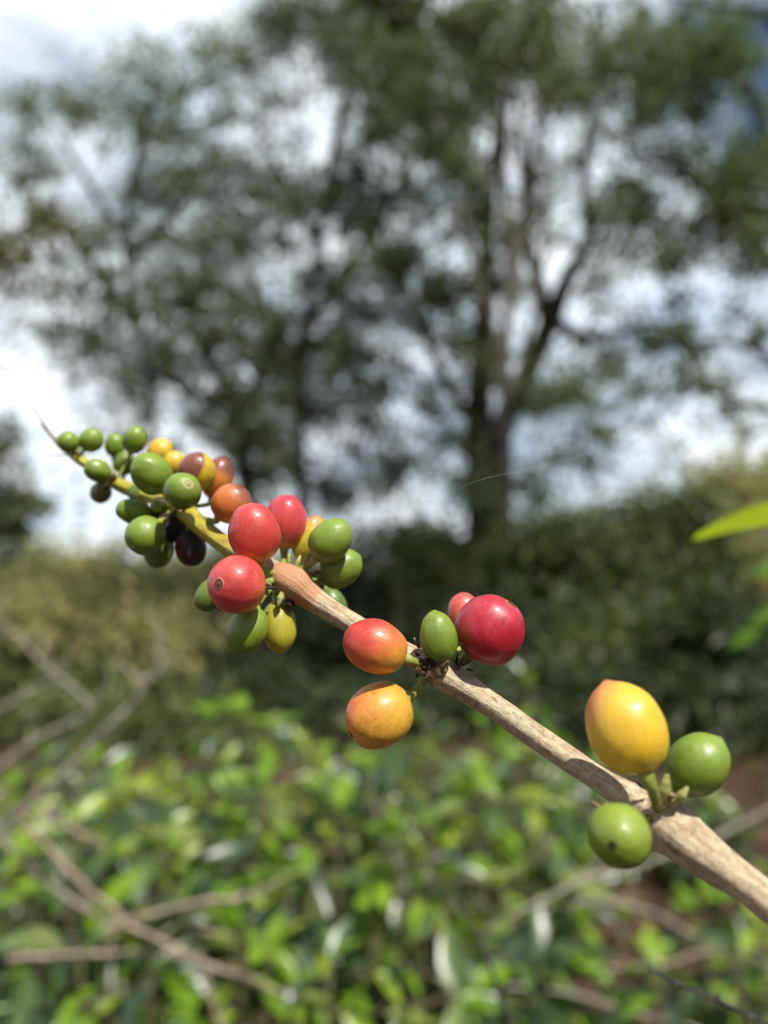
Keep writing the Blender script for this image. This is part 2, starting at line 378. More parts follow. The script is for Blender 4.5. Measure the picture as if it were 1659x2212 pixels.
tree('dark_tree', 'low dark tree with a leaning trunk behind the green cherries', 'tree', 14.0,
     [(540, 1300, 46), (540, 1120, 42), (528, 1000, 38), (505, 880, 30), (450, 780, 22), (400, 700, 16)],
     [[(515, 920, 26), (560, 800, 20), (590, 690, 14), (600, 590, 8)], [(500, 870, 22), (400, 840, 18), (300, 790, 14), (200, 740, 8)], [(530, 1000, 20), (460, 940, 14), (400, 900, 10)]],
     [(300, 690, 120, 70, .6), (400, 620, 90, 60, .6), (240, 600, 80, 50, .55), (520, 640, 90, 60, .7), (430, 760, 120, 80, .85), (330, 820, 110, 50, .6), (500, 890, 80, 100, .9),
      (590, 820, 80, 110, .85), (560, 1000, 80, 90, .95), (420, 880, 70, 50, .65), (190, 680, 60, 40, .45), (640, 1050, 80, 60, .8), (150, 620, 60, 50, .35), (280, 760, 90, 40, .45), (460, 680, 90, 50, .5), (340, 620, 120, 40, .45), (620, 660, 80, 60, .45), (600, 920, 60, 60, .6), (210, 800, 70, 30, .35), (170, 760, 80, 70, .4), (130, 680, 70, 60, .3), (260, 870, 120, 45, .5), (200, 930, 90, 30, .15), (60, 690, 60, 90, .12), (330, 960, 80, 50, .4)], 15, leafm='crown_dark')
tree('airy_tree', 'airy tree at right whose loose leaf sprays hang before blue sky', 'tree', 12.0,
     [(1760, 1300, 60), (1750, 1050, 54), (1730, 800, 46), (1700, 550, 36), (1650, 300, 24), (1600, 120, 12)],
     [[(1740, 850, 26), (1640, 760, 18), (1530, 740, 12), (1420, 760, 7)], [(1715, 620, 24), (1600, 480, 18), (1500, 400, 12), (1430, 330, 8)], [(1735, 900, 20), (1600, 870, 14), (1480, 820, 8)], [(1800, 190, 30), (1659, 40, 18), (1550, 15, 12), (1450, -10, 8)]],
     [(1540, 90, 110, 100, .55), (1440, 230, 110, 90, .55), (1560, 330, 110, 90, .5), (1600, 470, 80, 110, .75), (1480, 520, 80, 60, .55), (1440, 560, 60, 40, .5),
      (1640, 200, 60, 60, .12), (1450, 690, 60, 50, .5), (1380, 720, 60, 40, .4), (1540, 780, 60, 70, .45), (1380, 860, 70, 30, .45), (1640, 680, 50, 60, .4), (1620, 400, 60, 90, .5), (1480, 800, 60, 40, .3), (1250, 870, 60, 60, .4), (1500, 160, 120, 120, .28), (1400, 380, 90, 80, .35), (1620, 560, 60, 60, .5), (1560, 900, 90, 40, .3), (1300, 800, 50, 30, .4), (1170, 900, 50, 60, .45), (1320, 940, 70, 40, .3)], 16, leafm='crown', per_sub=70)
tree('yellow_tree', 'small tree at the left edge with a spray of yellowish leaves', 'tree', 7.5,
     [(-140, 1400, 60), (-130, 1000, 50), (-90, 700, 36), (-40, 560, 22)],
     [[(-60, 620, 22), (20, 520, 16), (80, 470, 10), (130, 430, 6)], [(-120, 1000, 22), (-60, 960, 14), (40, 1000, 8)]],
     [(70, 500, 60, 40, .45), (20, 560, 40, 40, .25), (10, 1000, 50, 40, .4), (10, 1060, 50, 30, .3), (30, 620, 40, 40, .15), (-120, 560, 120, 110, .5), (-130, 850, 90, 90, .4)], 17, leaf_len=.13, leafm='crown_yellow', per_sub=50, sub_px=28)
tree('edge_tree', 'dark leafy bough reaching in at the left edge over pale sky', 'tree', 6.0,
     [(-260, 1500, 70), (-240, 1250, 56), (-180, 1120, 40), (-110, 1060, 24)],
     [[(-200, 1150, 26), (-90, 1130, 18), (10, 1140, 10), (60, 1150, 5)], [(-150, 1090, 18), (-60, 1000, 10), (20, 940, 5)]],
     [(20, 1150, 60, 34, .8), (-20, 1120, 50, 50, .6), (0, 950, 30, 50, .3), (20, 1090, 40, 26, .4), (-140, 1060, 110, 90, .5), (-230, 1180, 80, 80, .4)], 18, leaf_len=.12, leafm='crown_dark', per_sub=60, sub_px=26)
tree('shading_canopy', 'added near tree, mostly unseen, shading the shrubs, with a lime green bough at the top edge', 'tree', 6.6,  # added tree: crown mostly out of view, placed to shade the shrubs
     [(2300, 1500, 110), (2250, 900, 100), (2150, 300, 90), (2000, -200, 70), (1800, -600, 50)],
     [[(2040, -100, 50), (1700, -260, 36), (1300, -330, 26), (900, -260, 16), (850, -60, 6)], [(1900, -450, 40), (1500, -700, 30), (1000, -800, 22), (500, -700, 12)]],
     [(860, -10, 40, 20, .7), (1250, -300, 420, 160, .55, -.6), (900, -420, 420, 160, .6, .4), (1500, -480, 380, 200, .6, 0), (500, -420, 300, 160, .5), (1000, -760, 600, 200, .6, .5)], 19, leaf_len=.16, sub_px=55, per_sub=110, leafm='crown_pale')

# ------------------------------------------------------------------ shrubs behind the coffee bushes
def shrub(name, label, depth, x, top, half, seed, leafm, group, leaf_len=.15, dens=.9, sub=30, per=80):
    rng = np.random.default_rng(seed)
    b = P(x, 1400, depth); base = Vector((b.x, b.y, -0.03))
    zt = P(x, top, depth).z
    root = thing(name, label, 'shrub', base, group)
    mb = MB(); ws = S(half, depth)
    for k in range(5):
        tip = Vector((base.x + rng.uniform(-.8, .8) * ws, base.y + rng.uniform(-.5, .5) * ws, zt * rng.uniform(.7, .95)))
        tube(mb, [base, base.lerp(tip, .5) + Vector((rng.uniform(-.1, .1), 0, .1)), tip], [.03, .02, .006], 5, 8)
    mb.build('stem', M['twig'], root)
    mb = MB(); H_ = zt
    ybot = 1242 + 1.45 / depth * FPX
    mid = (top + ybot) / 2
    blobs = [(x, mid, half, (ybot - top) / 2, dens)]
    for k in range(3): blobs.append((x + rng.uniform(-.6, .6) * half, top + (ybot - top) * .2, half * .45, (ybot - top) * .2, dens))
    foliage_blobs(mb, rng, blobs, depth, leaf_len, sub, per)
    # keep every leaf above the ground
    for a in mb.v: a[:, 2] = np.maximum(a[:, 2], 0.02)
    mb.build('foliage', M[leafm], root, smooth=False)
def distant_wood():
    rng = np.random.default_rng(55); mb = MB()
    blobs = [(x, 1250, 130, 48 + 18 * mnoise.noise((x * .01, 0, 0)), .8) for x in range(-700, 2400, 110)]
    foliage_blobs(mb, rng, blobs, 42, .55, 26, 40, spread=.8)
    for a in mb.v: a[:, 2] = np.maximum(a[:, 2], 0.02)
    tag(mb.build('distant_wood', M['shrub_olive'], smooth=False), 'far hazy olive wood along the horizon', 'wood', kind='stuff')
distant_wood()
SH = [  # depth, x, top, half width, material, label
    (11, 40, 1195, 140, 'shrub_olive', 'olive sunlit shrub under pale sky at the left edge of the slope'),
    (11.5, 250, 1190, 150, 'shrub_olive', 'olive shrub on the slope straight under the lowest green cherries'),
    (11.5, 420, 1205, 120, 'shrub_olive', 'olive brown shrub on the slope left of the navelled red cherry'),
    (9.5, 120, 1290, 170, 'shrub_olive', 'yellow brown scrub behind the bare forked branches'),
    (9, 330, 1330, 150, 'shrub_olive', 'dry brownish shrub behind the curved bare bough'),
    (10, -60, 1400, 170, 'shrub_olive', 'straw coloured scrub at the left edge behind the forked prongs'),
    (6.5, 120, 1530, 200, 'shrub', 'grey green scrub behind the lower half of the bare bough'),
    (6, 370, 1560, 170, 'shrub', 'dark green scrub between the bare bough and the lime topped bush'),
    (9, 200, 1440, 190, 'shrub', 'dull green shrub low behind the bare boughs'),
    (9, 470, 1420, 150, 'shrub_shaded', 'dark shrub below the two hanging unripe cherries'),
    (11, 640, 1230, 160, 'shrub_shaded', 'dark shrub straight behind the brown stem node'),
    (12, 860, 1130, 150, 'shrub_shaded', 'dark rounded shrub between the yellow cherry pair and the forked trunk'),
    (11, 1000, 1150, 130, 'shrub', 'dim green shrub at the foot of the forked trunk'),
    (9, 780, 1330, 180, 'shrub_shaded', 'deep shaded shrub behind the orange cherry'),
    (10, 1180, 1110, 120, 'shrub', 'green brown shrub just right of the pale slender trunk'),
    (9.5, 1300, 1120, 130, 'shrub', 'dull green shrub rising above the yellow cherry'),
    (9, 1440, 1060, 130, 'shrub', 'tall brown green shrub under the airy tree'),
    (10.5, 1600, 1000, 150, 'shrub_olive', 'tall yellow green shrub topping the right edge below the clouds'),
    (8, 1100, 1330, 170, 'shrub_shaded', 'dark shrub straight behind the big red cherry'),
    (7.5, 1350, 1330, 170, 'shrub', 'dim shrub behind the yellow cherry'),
    (7, 1580, 1320, 170, 'shrub_shaded', 'dark shrub behind the lime leaf sprigs at right'),
    (6.5, 950, 1470, 180, 'shrub_shaded', 'blackish low shrub behind the tops of the middle coffee bushes'),
    (6, 1300, 1490, 200, 'shrub_shaded', 'blackish low shrub above the bare pruned stems at right'),
    (6, 1620, 1500, 180, 'shrub_shaded', 'blackish low shrub behind the rightmost green cherry'),
    (6.5, 600, 1500, 180, 'shrub_shaded', 'blackish low shrub left of the mottled orange cherry'),
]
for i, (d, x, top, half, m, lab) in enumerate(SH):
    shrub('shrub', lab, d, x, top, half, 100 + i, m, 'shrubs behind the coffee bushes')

# ------------------------------------------------------------------ coffee bushes
def coffee_bush(label, x, top, d, seed, spread=.30, nst=4, lush=1.0, young=.15, leaf=.12):
    rng = np.random.default_rng(seed)
    tp = P(x, top, d); base = Vector((tp.x, tp.y, -0.02)); h = max(.35, tp.z)
    root = thing('coffee_bush', label, 'coffee bush', base, 'coffee bushes below the branch')
    st, fo, yo = MB(), MB(), MB()
    L = {k: ([], [], [], []) for k in ('f', 'y')}
    def leaf_at(p, ax, k, s):
        b, a, n, l = L[k]; b.append(p); a.append(ax); n.append((rng.normal() * .45, rng.normal() * .45 - .1, 1)); l.append(s)
    for s in range(nst):
        ang = rng.uniform(0, 6.28); lean = rng.uniform(.1, .8) * spread
        hh = h * (1.0 if s == 0 else rng.uniform(.65, .98))
        tip = np.array([base.x + math.cos(ang) * lean * (0.3 if s == 0 else 1), base.y + math.sin(ang) * lean * (0.3 if s == 0 else 1), hh])
        b = np.array(base); mid = (b + tip) / 2 + np.array([math.cos(ang), math.sin(ang), 0]) * lean * .2
        c, r = tube(st, [b, mid, tip], [.011, .008, .003], 6, 14)
        nn = int(6 * lush) + 4
        for j in range(nn):
            f = .28 + .72 * (j + rng.uniform(0, .6)) / nn; f = min(f, .99)
            p = c[int(f * (len(c) - 1))]
            a0 = rng.uniform(0, 3.14)
            for sgn in (0, math.pi):
                a = a0 + sgn + rng.normal() * .2
                ln = rng.uniform(.10, .30) * (1.15 - f * .6) * (spread / .30)
                d1 = np.array([math.cos(a), math.sin(a), rng.uniform(.1, .5)])
                e = p + d1 * ln + np.array([0, 0, -.25 * ln])
                m_ = p + d1 * ln * .55
                cc, _ = tube(st, [p, m_, e], [.0035, .0028, .0018], 4, 7, cap=False)
                nl = max(1, int(ln / .07))
                for q in range(nl):
                    pp = cc[int((q + 1) / nl * 6)]
                    for sg in (-1, 1):
                        if rng.random() < .12: continue
                        side = np.array([-d1[1], d1[0], 0]) * sg
                        ax = side * .8 + d1 * .55 + np.array([0, 0, rng.uniform(-1.1, .25)])
                        k = 'y' if (q == nl - 1 and rng.random() < young + (.35 if f > .85 else 0)) else 'f'
                        leaf_at(pp, ax, k, leaf * rng.uniform(.55, 1.25) * (.75 if k == 'y' else 1))
        for sg in range(3):
            a = rng.uniform(0, 6.28); leaf_at(tip, (math.cos(a), math.sin(a), rng.uniform(.2, 1.2)), 'y' if rng.random() < .6 else 'f', leaf * rng.uniform(.5, .9))
    for k, mb, nm, mt in (('f', fo, 'foliage', 'coffee'), ('y', yo, 'young_foliage', 'young')):
        b, a, n, l = L[k]
        if b: leaves(mb, b, a, n, l, np.array(l) * rng.uniform(.36, .46, len(l)), LEAF_NEAR); mb.build(nm, M[mt], root)
    st.build('stem', M['coffee_stem'], root)
    return root
CB = [  # x, top y, depth, spread, stems, lush, young, label
    (40, 1690, 1.9, .30, 4, 1.0, .15, 'coffee bush in the left corner behind the tan broken branch'),
    (190, 1660, 2.3, .30, 4, 1.0, .10, 'coffee bush at the foot of the curved bare bough'),
    (360, 1670, 2.1, .30, 4, 1.0, .10, 'coffee bush right of the bare bough with drooping glossy leaves'),
    (520, 1545, 2.2, .30, 5, 1.1, .25, 'coffee bush topped by lime leaves under the two hanging unripe cherries'),
    (650, 1565, 2.0, .32, 5, 1.1, .08, 'coffee bush of shiny dark leaves left of the mottled orange cherry'),
    (790, 1560, 2.4, .30, 5, 1.0, .12, 'coffee bush straight under the mottled orange cherry'),
    (900, 1570, 1.9, .28, 5, 1.0, .25, 'coffee bush with a lime top right of the mottled orange cherry'),
    (1060, 1560, 2.3, .26, 4, .9, .30, 'coffee bush with a yellowing top seen just under the stem'),
    (1130, 1450, 2.6, .20, 3, .8, .45, 'tall thin coffee bush with yellow green shoots below the big red cherry'),
    (150, 1800, 1.5, .24, 3, .7, .20, 'low coffee bush among the crossed tan branches'),
    (430, 1780, 1.6, .30, 4, .9, .15, 'coffee bush above the pale horizontal stick'),
    (700, 1760, 1.55, .30, 4, 1.0, .12, 'coffee bush with silvery glints in the middle of the lower half'),
    (960, 1760, 1.6, .26, 4, .8, .20, 'coffee bush left of the lowest green cherry'),
    (560, 1900, 1.35, .22, 3, .7, .35, 'coffee bush with hanging lime leaves at the end of the pale stick'),
    (60, 1960, 1.45, .24, 3, .7, .20, 'small coffee bush low at the left edge'),
    (330, 2080, 1.3, .22, 3, .6, .30, 'small coffee bush below the pale broken sticks'),
    (700, 2080, 1.25, .22, 3, .7, .35, 'small lime leaved coffee bush at the bottom edge'),
    (930, 1990, 1.5, .20, 3, .6, .30, 'coffee bush with one broad green leaf beside the blue grey twig'),
    (1240, 1690, 3.2, .30, 4, .7, .20, 'thin coffee bush behind the lowest green cherry'),
    (1500, 1700, 3.4, .30, 4, .7, .15, 'thin coffee bush behind the bare arching stems at right'),
    (1640, 1880, 1.9, .24, 4, .8, .20, 'coffee bush at the right edge below the thick stem'),
    (1230, 2000, 1.9, .14, 2, .5, .60, 'seedling of upright lime leaves on the brown soil'),
    (1440, 2100, 1.6, .16, 2, .6, .20, 'seedling of broad green leaves behind the dark twig'),
    (1620, 2080, 1.6, .18, 3, .6, .20, 'seedling with drooping leaves in the lower right corner'),
    (100, 1640, 2.8, .34, 5, 1.0, .12, 'rear coffee bush behind the left corner bush'),
    (270, 1690, 1.75, .28, 4, 1.0, .25, 'sunlit coffee bush between the bare bough and the tan broken branch'),
    (430, 1620, 2.7, .34, 5, 1.0, .10, 'rear coffee bush left of the lime topped bush'),
    (580, 1700, 1.7, .28, 4, 1.0, .20, 'coffee bush with large bright leaves in front of the lime topped bush'),
    (840, 1800, 1.45, .22, 3, .8, .25, 'coffee bush left of the hooked pale shoot'),
    (1080, 1700, 1.9, .26, 4, .8, .25, 'coffee bush under the middle of the stem'),
    (470, 2000, 1.4, .2, 3, .7, .3, 'low coffee bush right of the crossing sticks'),
    (180, 2080, 1.35, .2, 3, .7, .2, 'low coffee bush at the bottom edge under the horizontal stick'),
    (1560, 1960, 2.3, .22, 3, .6, .3, 'sparse coffee bush among the lying stems at right'),
    (920, 1590, 3.4, .36, 5, 1.0, .15, 'rear coffee bush just under the second stem node'),
    (1080, 1610, 3.3, .34, 4, 1.0, .15, 'rear coffee bush behind the yellowing tall shoots'),
    (1220, 1640, 3.8, .34, 4, .9, .15, 'far thin coffee bush left of the yellow cherry'),
    (800, 1670, 2.9, .34, 5, 1.0, .10, 'rear coffee bush half hidden behind the middle bushes'),
]
for i, (x, top, d, sp, ns, lu, yo, lab) in enumerate(CB):
    coffee_bush(lab, x, top, d, 300 + i, sp, ns, lu * (.6 if x > 1180 else 1), yo + .14, leaf=.128 * min(1.0, .35 + d / 2.6))

# ------------------------------------------------------------------ bare and pruned branches
def s_seed(t): return sum(ord(c) * (i + 1) for i, c in enumerate(t))
def dead(label, paths, d, mat, name='bare_branch', cat='branch', group='bare pruned branches', sides=8):
    p0 = paths[0][0]; root_loc = P(p0[0], p0[1], d + (p0[3] if len(p0) > 3 else 0))
    root = thing(name, label, cat, root_loc, group)
    extra = []
    for i, path in enumerate(paths):
        mb = MB()
        wob = lambda th, L, c: .14 * mnoise.noise((c[0] * 40 + math.cos(th), c[1] * 40 + math.sin(th), c[2] * 40))
        rj = random.Random(int(s_seed(label)) + i); tw = {'dead': .52, 'dead_grey': .56, 'black_twig': .9}[mat]
        jit = 0 if mat == 'black_twig' else 7
        q = []
        for a, b in zip(path[:-1], path[1:]):          # small kinks along the wood
            q.append(a); q.append(((a[0] + b[0]) / 2 + rj.uniform(-jit, jit), (a[1] + b[1]) / 2 + rj.uniform(-jit, jit), (a[2] + b[2]) / 2 * rj.uniform(.85, 1.15)) + ((((a[3] if len(a) > 3 else 0) + (b[3] if len(b) > 3 else 0)) / 2,)))
        q.append(path[-1])
        if jit and i == 0:
            for kk in range(3):                         # short side twigs
                a = q[rj.randrange(1, len(q) - 1)]; an = rj.uniform(0, 6.28); ln = rj.uniform(40, 110)
                dz = a[3] if len(a) > 3 else 0
                extra.append([(a[0], a[1], a[2] * .5, dz), (a[0] + math.cos(an) * ln * .5, a[1] + math.sin(an) * ln * .5 - 8, a[2] * .4, dz + .03), (a[0] + math.cos(an) * ln, a[1] + math.sin(an) * ln - 20, a[2] * .2, dz + .05)])
        tube(mb, [P(s[0], s[1], d + (s[3] if len(s) > 3 else 0)) for s in q], [S(s[2], d) / 2 * tw for s in q], sides, len(q) * 5, disp=wob)
        mb.build('main_stem' if i == 0 else 'side_shoot', M[mat], root)
    for path in extra:
        mb = MB(); tube(mb, [P(*s_[:2], d + s_[3]) for s_ in path], [S(s_[2], d) / 2 * .62 for s_ in path], 6, 10); mb.build('side_shoot', M[mat], root)
dead('thick grey bare bough curving up at left of the picture', [[(-260, 2050, 40, .1), (-60, 1840, 36), (80, 1720, 32), (190, 1620, 30), (290, 1520, 28), (348, 1440, 24), (350, 1370, 16), (335, 1330, 8)]], 1.25, 'dead_grey')
dead('pale bare branch forked into several prongs at the left edge', [[(-200, 1900, 34), (-20, 1680, 28), (90, 1590, 24), (195, 1535, 20), (150, 1480, 17), (80, 1420, 14), (10, 1350, 10), (-30, 1310, 7)],
      [(60, 1405, 12), (105, 1445, 0.5)] if False else [(110, 1445, 12), (103, 1400, 8), (95, 1360, 4)], [(-60, 1560, 20), (60, 1500, 16), (130, 1450, 12), (160, 1400, 6)], [(195, 1535, 14), (240, 1470, 9), (225, 1430, 5)]], 1.35, 'dead_grey')
dead('long tan broken branch slanting down through the lower left', [[(40, 1755, 8), (62, 1790, 18), (130, 1860, 24), (200, 1930, 24), (280, 2000, 26), (400, 2060, 24), (540, 2110, 20), (620, 2150, 14)]], 1.22, 'dead')
dead('pale tan stick rising to the right from the slanting branch', [[(240, 2012, 20), (290, 1985, 24), (400, 1955, 24), (470, 1942, 24), (525, 1936, 22)]], 1.08, 'dead')
dead('pale horizontal stick entering at the left edge', [[(15, 2073, 20), (90, 2066, 22), (180, 2060, 21), (290, 2058, 20), (350, 2060, 18), (430, 2062, 14)]], 1.12, 'dead')
dead('short tan branch at left ending in lime leaves', [[(50, 1745, 18), (110, 1770, 20), (170, 1800, 18), (235, 1830, 14)]], 1.3, 'dead')
dead('grey brown branch parallel to and left of the slanting one', [[(0, 1810, 18), (60, 1860, 18), (120, 1920, 18), (190, 1965, 16), (260, 2010, 10)]], 1.35, 'dead_grey')
dead('thin tan prong standing below the crossing sticks', [[(425, 2060, 16), (445, 2110, 18), (460, 2165, 18), (490, 2230, 16)]], 1.1, 'dead')
dead('brown branch running to the bottom centre', [[(430, 2010, 14), (560, 2030, 14), (700, 2060, 16), (800, 2110, 16), (900, 2160, 14)]], 1.5, 'dead')
dead('upright tan stem right of the middle bushes', [[(860, 2020, 16), (850, 1930, 16), (835, 1830, 14), (815, 1740, 9)]], 1.7, 'dead')
dead('pale shoot bent into a hook under the lowest green cherry', [[(960, 2100, 16), (985, 2010, 16), (985, 1950, 15), (1010, 1900, 14), (1060, 1885, 12), (1130, 1888, 9)]], 1.5, 'dead')
dead('long arching grey stem below the thick stem at right', [[(1050, 2010, 22), (1140, 1960, 24), (1250, 1905, 24), (1380, 1870, 22), (1520, 1820, 20), (1700, 1730, 14)]], 1.6, 'dead_grey')
dead('arching grey stem bowing over the brown soil', [[(1090, 2010, 16), (1200, 1960, 18), (1300, 1945, 18), (1420, 1975, 16), (1560, 2040, 14), (1700, 2100, 10)]], 1.9, 'dead_grey')
dead('lying pale stem that crosses the brown soil', [[(1000, 2020, 14), (1120, 2060, 18), (1250, 2095, 20), (1400, 2085, 18), (1500, 2060, 16), (1700, 2040, 12)]], 1.9, 'dead')
dead('lowest lying stem in the right corner', [[(1080, 2130, 14), (1250, 2150, 16), (1420, 2200, 16), (1560, 2250, 14)]], 1.7, 'dead_grey')
dead('thin upright stem right of the brown soil', [[(1500, 2140, 12), (1430, 2020, 12), (1360, 1950, 10), (1250, 1900, 6)]], 2.2, 'dead')
dead('blue grey twig leaning at the bottom centre', [[(985, 1940, 6), (1020, 2000, 10), (1052, 2070, 11), (1080, 2150, 12), (1110, 2230, 13)]], .45, 'black_twig', 'thin_twig', 'twig', None)
dead('thin dark twig with buds crossing the lower right corner', [[(1404, 2092, 7), (1450, 2118, 8), (1500, 2140, 9), (1548, 2160, 10), (1600, 2185, 10), (1720, 2240, 11)], [(1540, 2160, 14), (1549, 2152, 12), (1553, 2146, 4)]], .24, 'black_twig', 'thin_twig', 'twig', None, 10)

# ------------------------------------------------------------------ weeds and leaf litter
def ground_stuff():
    rng = np.random.default_rng(77)
    mb = MB(); n = 9500
    y = rng.uniform(.6, 7.5, n); x = rng.uniform(-1, 1, n) * (y * 1.0 + .9)
    z = np.abs(rng.normal(size=n)) * .14 + .02
    keep = ~((x > .35) & (y > 1.8) & (y < 3.8) & (rng.random(n) < .88))
    b = np.stack([x, y, z], 1)[keep]; k = len(b)
    ll = rng.uniform(.03, .085, k)
    leaves(mb, b, rnd_dirs(rng, k, .3), rnd_dirs(rng, k, 1.0), ll, ll * .42, LEAF_NEAR)
    tag(mb.build('ground_weeds', M['weed']), 'low mixed green and straw coloured weeds between the coffee bushes', 'weeds', kind='stuff')
    mb = MB(); n = 2600
    y = rng.uniform(1.0, 7, n); x = rng.uniform(-1, 1, n) * (y * 1.0 + .9)
    b = np.stack([x, y, np.full(n, .03) + rng.uniform(0, .04, n)], 1)
    ax = rng.normal(size=(n, 3)); ax[:, 2] *= .2; ll = rng.uniform(.04, .11, n)
    leaves(mb, b, ax, rnd_dirs(rng, n, 1.6), ll, ll * .42, LEAF_NEAR)
    tag(mb.build('fallen_leaves', M['litter']), 'brown dead leaves scattered over the reddish soil', 'leaf litter', kind='stuff')
ground_stuff()

# ------------------------------------------------------------------ lime leaf sprigs at right
def sprig(label, d, twig, lvs, mat):
    root = thing('leafy_sprig', label, 'leafy sprig', P(twig[0][0], twig[0][1], d))
    mb = MB(); tube(mb, [P(a, b, d + c) for a, b, w, c in twig], [S(w, d) / 2 for a, b, w, c in twig], 6, 14); mb.build('twig', M['coffee_stem'], root)
    for (bx, by, bd, tx, ty, td, wid, nx, ny, nz_) in lvs:
        mb = MB(); a = np.array(P(bx, by, d + bd)); e = np.array(P(tx, ty, d + td)); l = np.linalg.norm(e - a)
        leaves(mb, [a], [e - a], [tuple(V(nx, ny, nz_))], [l], [S(wid, d)], LEAF_CLOSE)
        o = mb.build('leaf', M[mat], root)
        md = o.modifiers.new('round', 'SUBSURF'); md.levels = 2; md.render_levels = 2
sprig('bright lime leaf poking in from the right edge', .33, [(1900, 1000, 10, 0), (1850, 1060, 9, 0), (1830, 1110, 8, .0), (1820, 1200, 6, .0)],
      [(1850, 1105, 0, 1480, 1158, .03, 150, .06, .93, .36), (1830, 1120, 0, 2050, 1240, .0, 120, 0, .8, .5), (1850, 1060, 0, 1900, 900, .03, 120, .8, .2, .5)], 'lime')
sprig('blurred green leaf cluster at the right edge', .75, [(1800, 1150, 9, 0), (1730, 1230, 8, 0), (1690, 1310, 7, 0), (1650, 1350, 5, 0)],
      [(1720, 1205, 0, 1622, 1246, .0, 42, .1, .8, .6), (1700, 1312, 0, 1618, 1348, .0, 34, -.2, .6, .7), (1650, 1350, 0, 1575, 1402, -.0, 34, 0, .7, .6), (1735, 1225, 0, 1830, 1320, 0, 60, .2, .6, .7)], 'sprig_green')

# ------------------------------------------------------------------ THE COFFEE BRANCH
branch = thing('coffee_branch', 'sharp tan coffee branch crossing the picture with red, yellow and green cherries', 'coffee branch', P(1900, 2130, .108))

def bark_close(rings):
    m, t, o = new_mat('woody_stem_bark')
    uv = N(t, 'ShaderNodeUVMap'); s = N(t, 'ShaderNodeSeparateXYZ'); t.links.new(uv.outputs[0], s.inputs[0])
    tc = N(t, 'ShaderNodeTexCoord')
    mp = N(t, 'ShaderNodeMapping'); mp.inputs['Scale'].default_value = (6.0, 55.0, 1.0); t.links.new(uv.outputs[0], mp.inputs[0])
    # long fibres along the stem
    n1 = N(t, 'ShaderNodeTexNoise', inp={'Scale': 3.2, 'Detail': 6.0, 'Roughness': 0.62, 'Distortion': 0.3}); t.links.new(mp.outputs[0], n1.inputs['Vector'])
    n2 = N(t, 'ShaderNodeTexNoise', inp={'Scale': 160.0, 'Detail': 5.0, 'Roughness': 0.6}); t.links.new(tc.outputs['Object'], n2.inputs['Vector'])
    n3 = N(t, 'ShaderNodeTexNoise', inp={'Scale': 900.0, 'Detail': 4.0, 'Roughness': 0.7}); t.links.new(tc.outputs['Object'], n3.inputs['Vector'])
    c1 = ramp(t, [(0.26, (.24, .155, .085)), (0.42, (.42, .325, .205)), (0.6, (.56, .46, .305)), (0.76, (.68, .60, .44))]); t.links.new(n1.outputs['Fac'], c1.inputs[0])
    c2 = ramp(t, [(0.54, 0.0), (0.68, .7)]); t.links.new(n2.outputs['Fac'], c2.inputs[0])
    col = mix(t, c2.outputs[0], c1.outputs[0], (.30, .17, .10))
    c4 = ramp(t, [(0.30, .85), (0.46, 0.0)]); t.links.new(n2.outputs['Fac'], c4.inputs[0])
    col = mix(t, c4.outputs[0], col, (.24, .23, .16))
    c3 = ramp(t, [(0.34, .35), (0.5, 1.0)]); t.links.new(n3.outputs['Fac'], c3.inputs[0])
    col = mix(t, 0.6, col, mix(t, 1.0, col, c3.outputs[0], 'MULTIPLY'))
    mq = N(t, 'ShaderNodeMapping'); mq.inputs['Scale'].default_value = (14.0, 70.0, 1.0); t.links.new(uv.outputs[0], mq.inputs[0])
    n5 = N(t, 'ShaderNodeTexNoise', inp={'Scale': 2.2, 'Detail': 4.0, 'Roughness': 0.7, 'Distortion': 0.8}); t.links.new(mq.outputs[0], n5.inputs['Vector'])
    lines = ramp(t, [(0.30, 1.0), (0.38, 0.0)]); t.links.new(n5.outputs['Fac'], lines.inputs[0])
    col = mix(t, math_(t, 'MULTIPLY', lines.outputs[0], .55), col, (.11, .07, .042))
    # fresh brown cork at the first node, peeling away further down
    edge = math_(t, 'ADD', s.outputs[1], math_(t, 'MULTIPLY', math_(t, 'SUBTRACT', n1.outputs['Fac'], 0.5), 0.012))
    ck = ramp(t, [(0.0125 / .15, 1.0), (0.0134 / .15, 0.0)]); t.links.new(math_(t, 'DIVIDE', edge, .15), ck.inputs[0])
    col = mix(t, ck.outputs[0], col, mix(t, n2.outputs['Fac'], (.36, .175, .085), (.50, .29, .16)))
    for k, L0 in enumerate(rings):           # leaf scars and growth rings round the nodes
        dv = math_(t, 'ABSOLUTE', math_(t, 'SUBTRACT', math_(t, 'ADD', s.outputs[1], math_(t, 'MULTIPLY', math_(t, 'SUBTRACT', n2.outputs['Fac'], .5), .006)), L0))
        rg = ramp(t, [(.02, .75), (.075, 0.0)]); t.links.new(math_(t, 'MULTIPLY', dv, 100.0), rg.inputs[0])
        col = mix(t, rg.outputs[0], col, (.10, .06, .04) if k < 2 else (.26, .18, .13))
    p = N(t, 'ShaderNodeBsdfPrincipled', inp={'Roughness': 0.62, 'Specular IOR Level': 0.35})
    t.links.new(col, p.inputs['Base Color'])
    hgt = math_(t, 'SUBTRACT', math_(t, 'ADD', n1.outputs['Fac'], math_(t, 'MULTIPLY', n3.outputs['Fac'], 0.5)), math_(t, 'MULTIPLY', lines.outputs[0], .5))
    b = N(t, 'ShaderNodeBump', inp={'Strength': 0.7, 'Distance': 0.0007}); t.links.new(hgt, b.inputs['Height']); t.links.new(b.outputs[0], p.inputs['Normal'])
    t.links.new(p.outputs[0], o.inputs[0]); return m
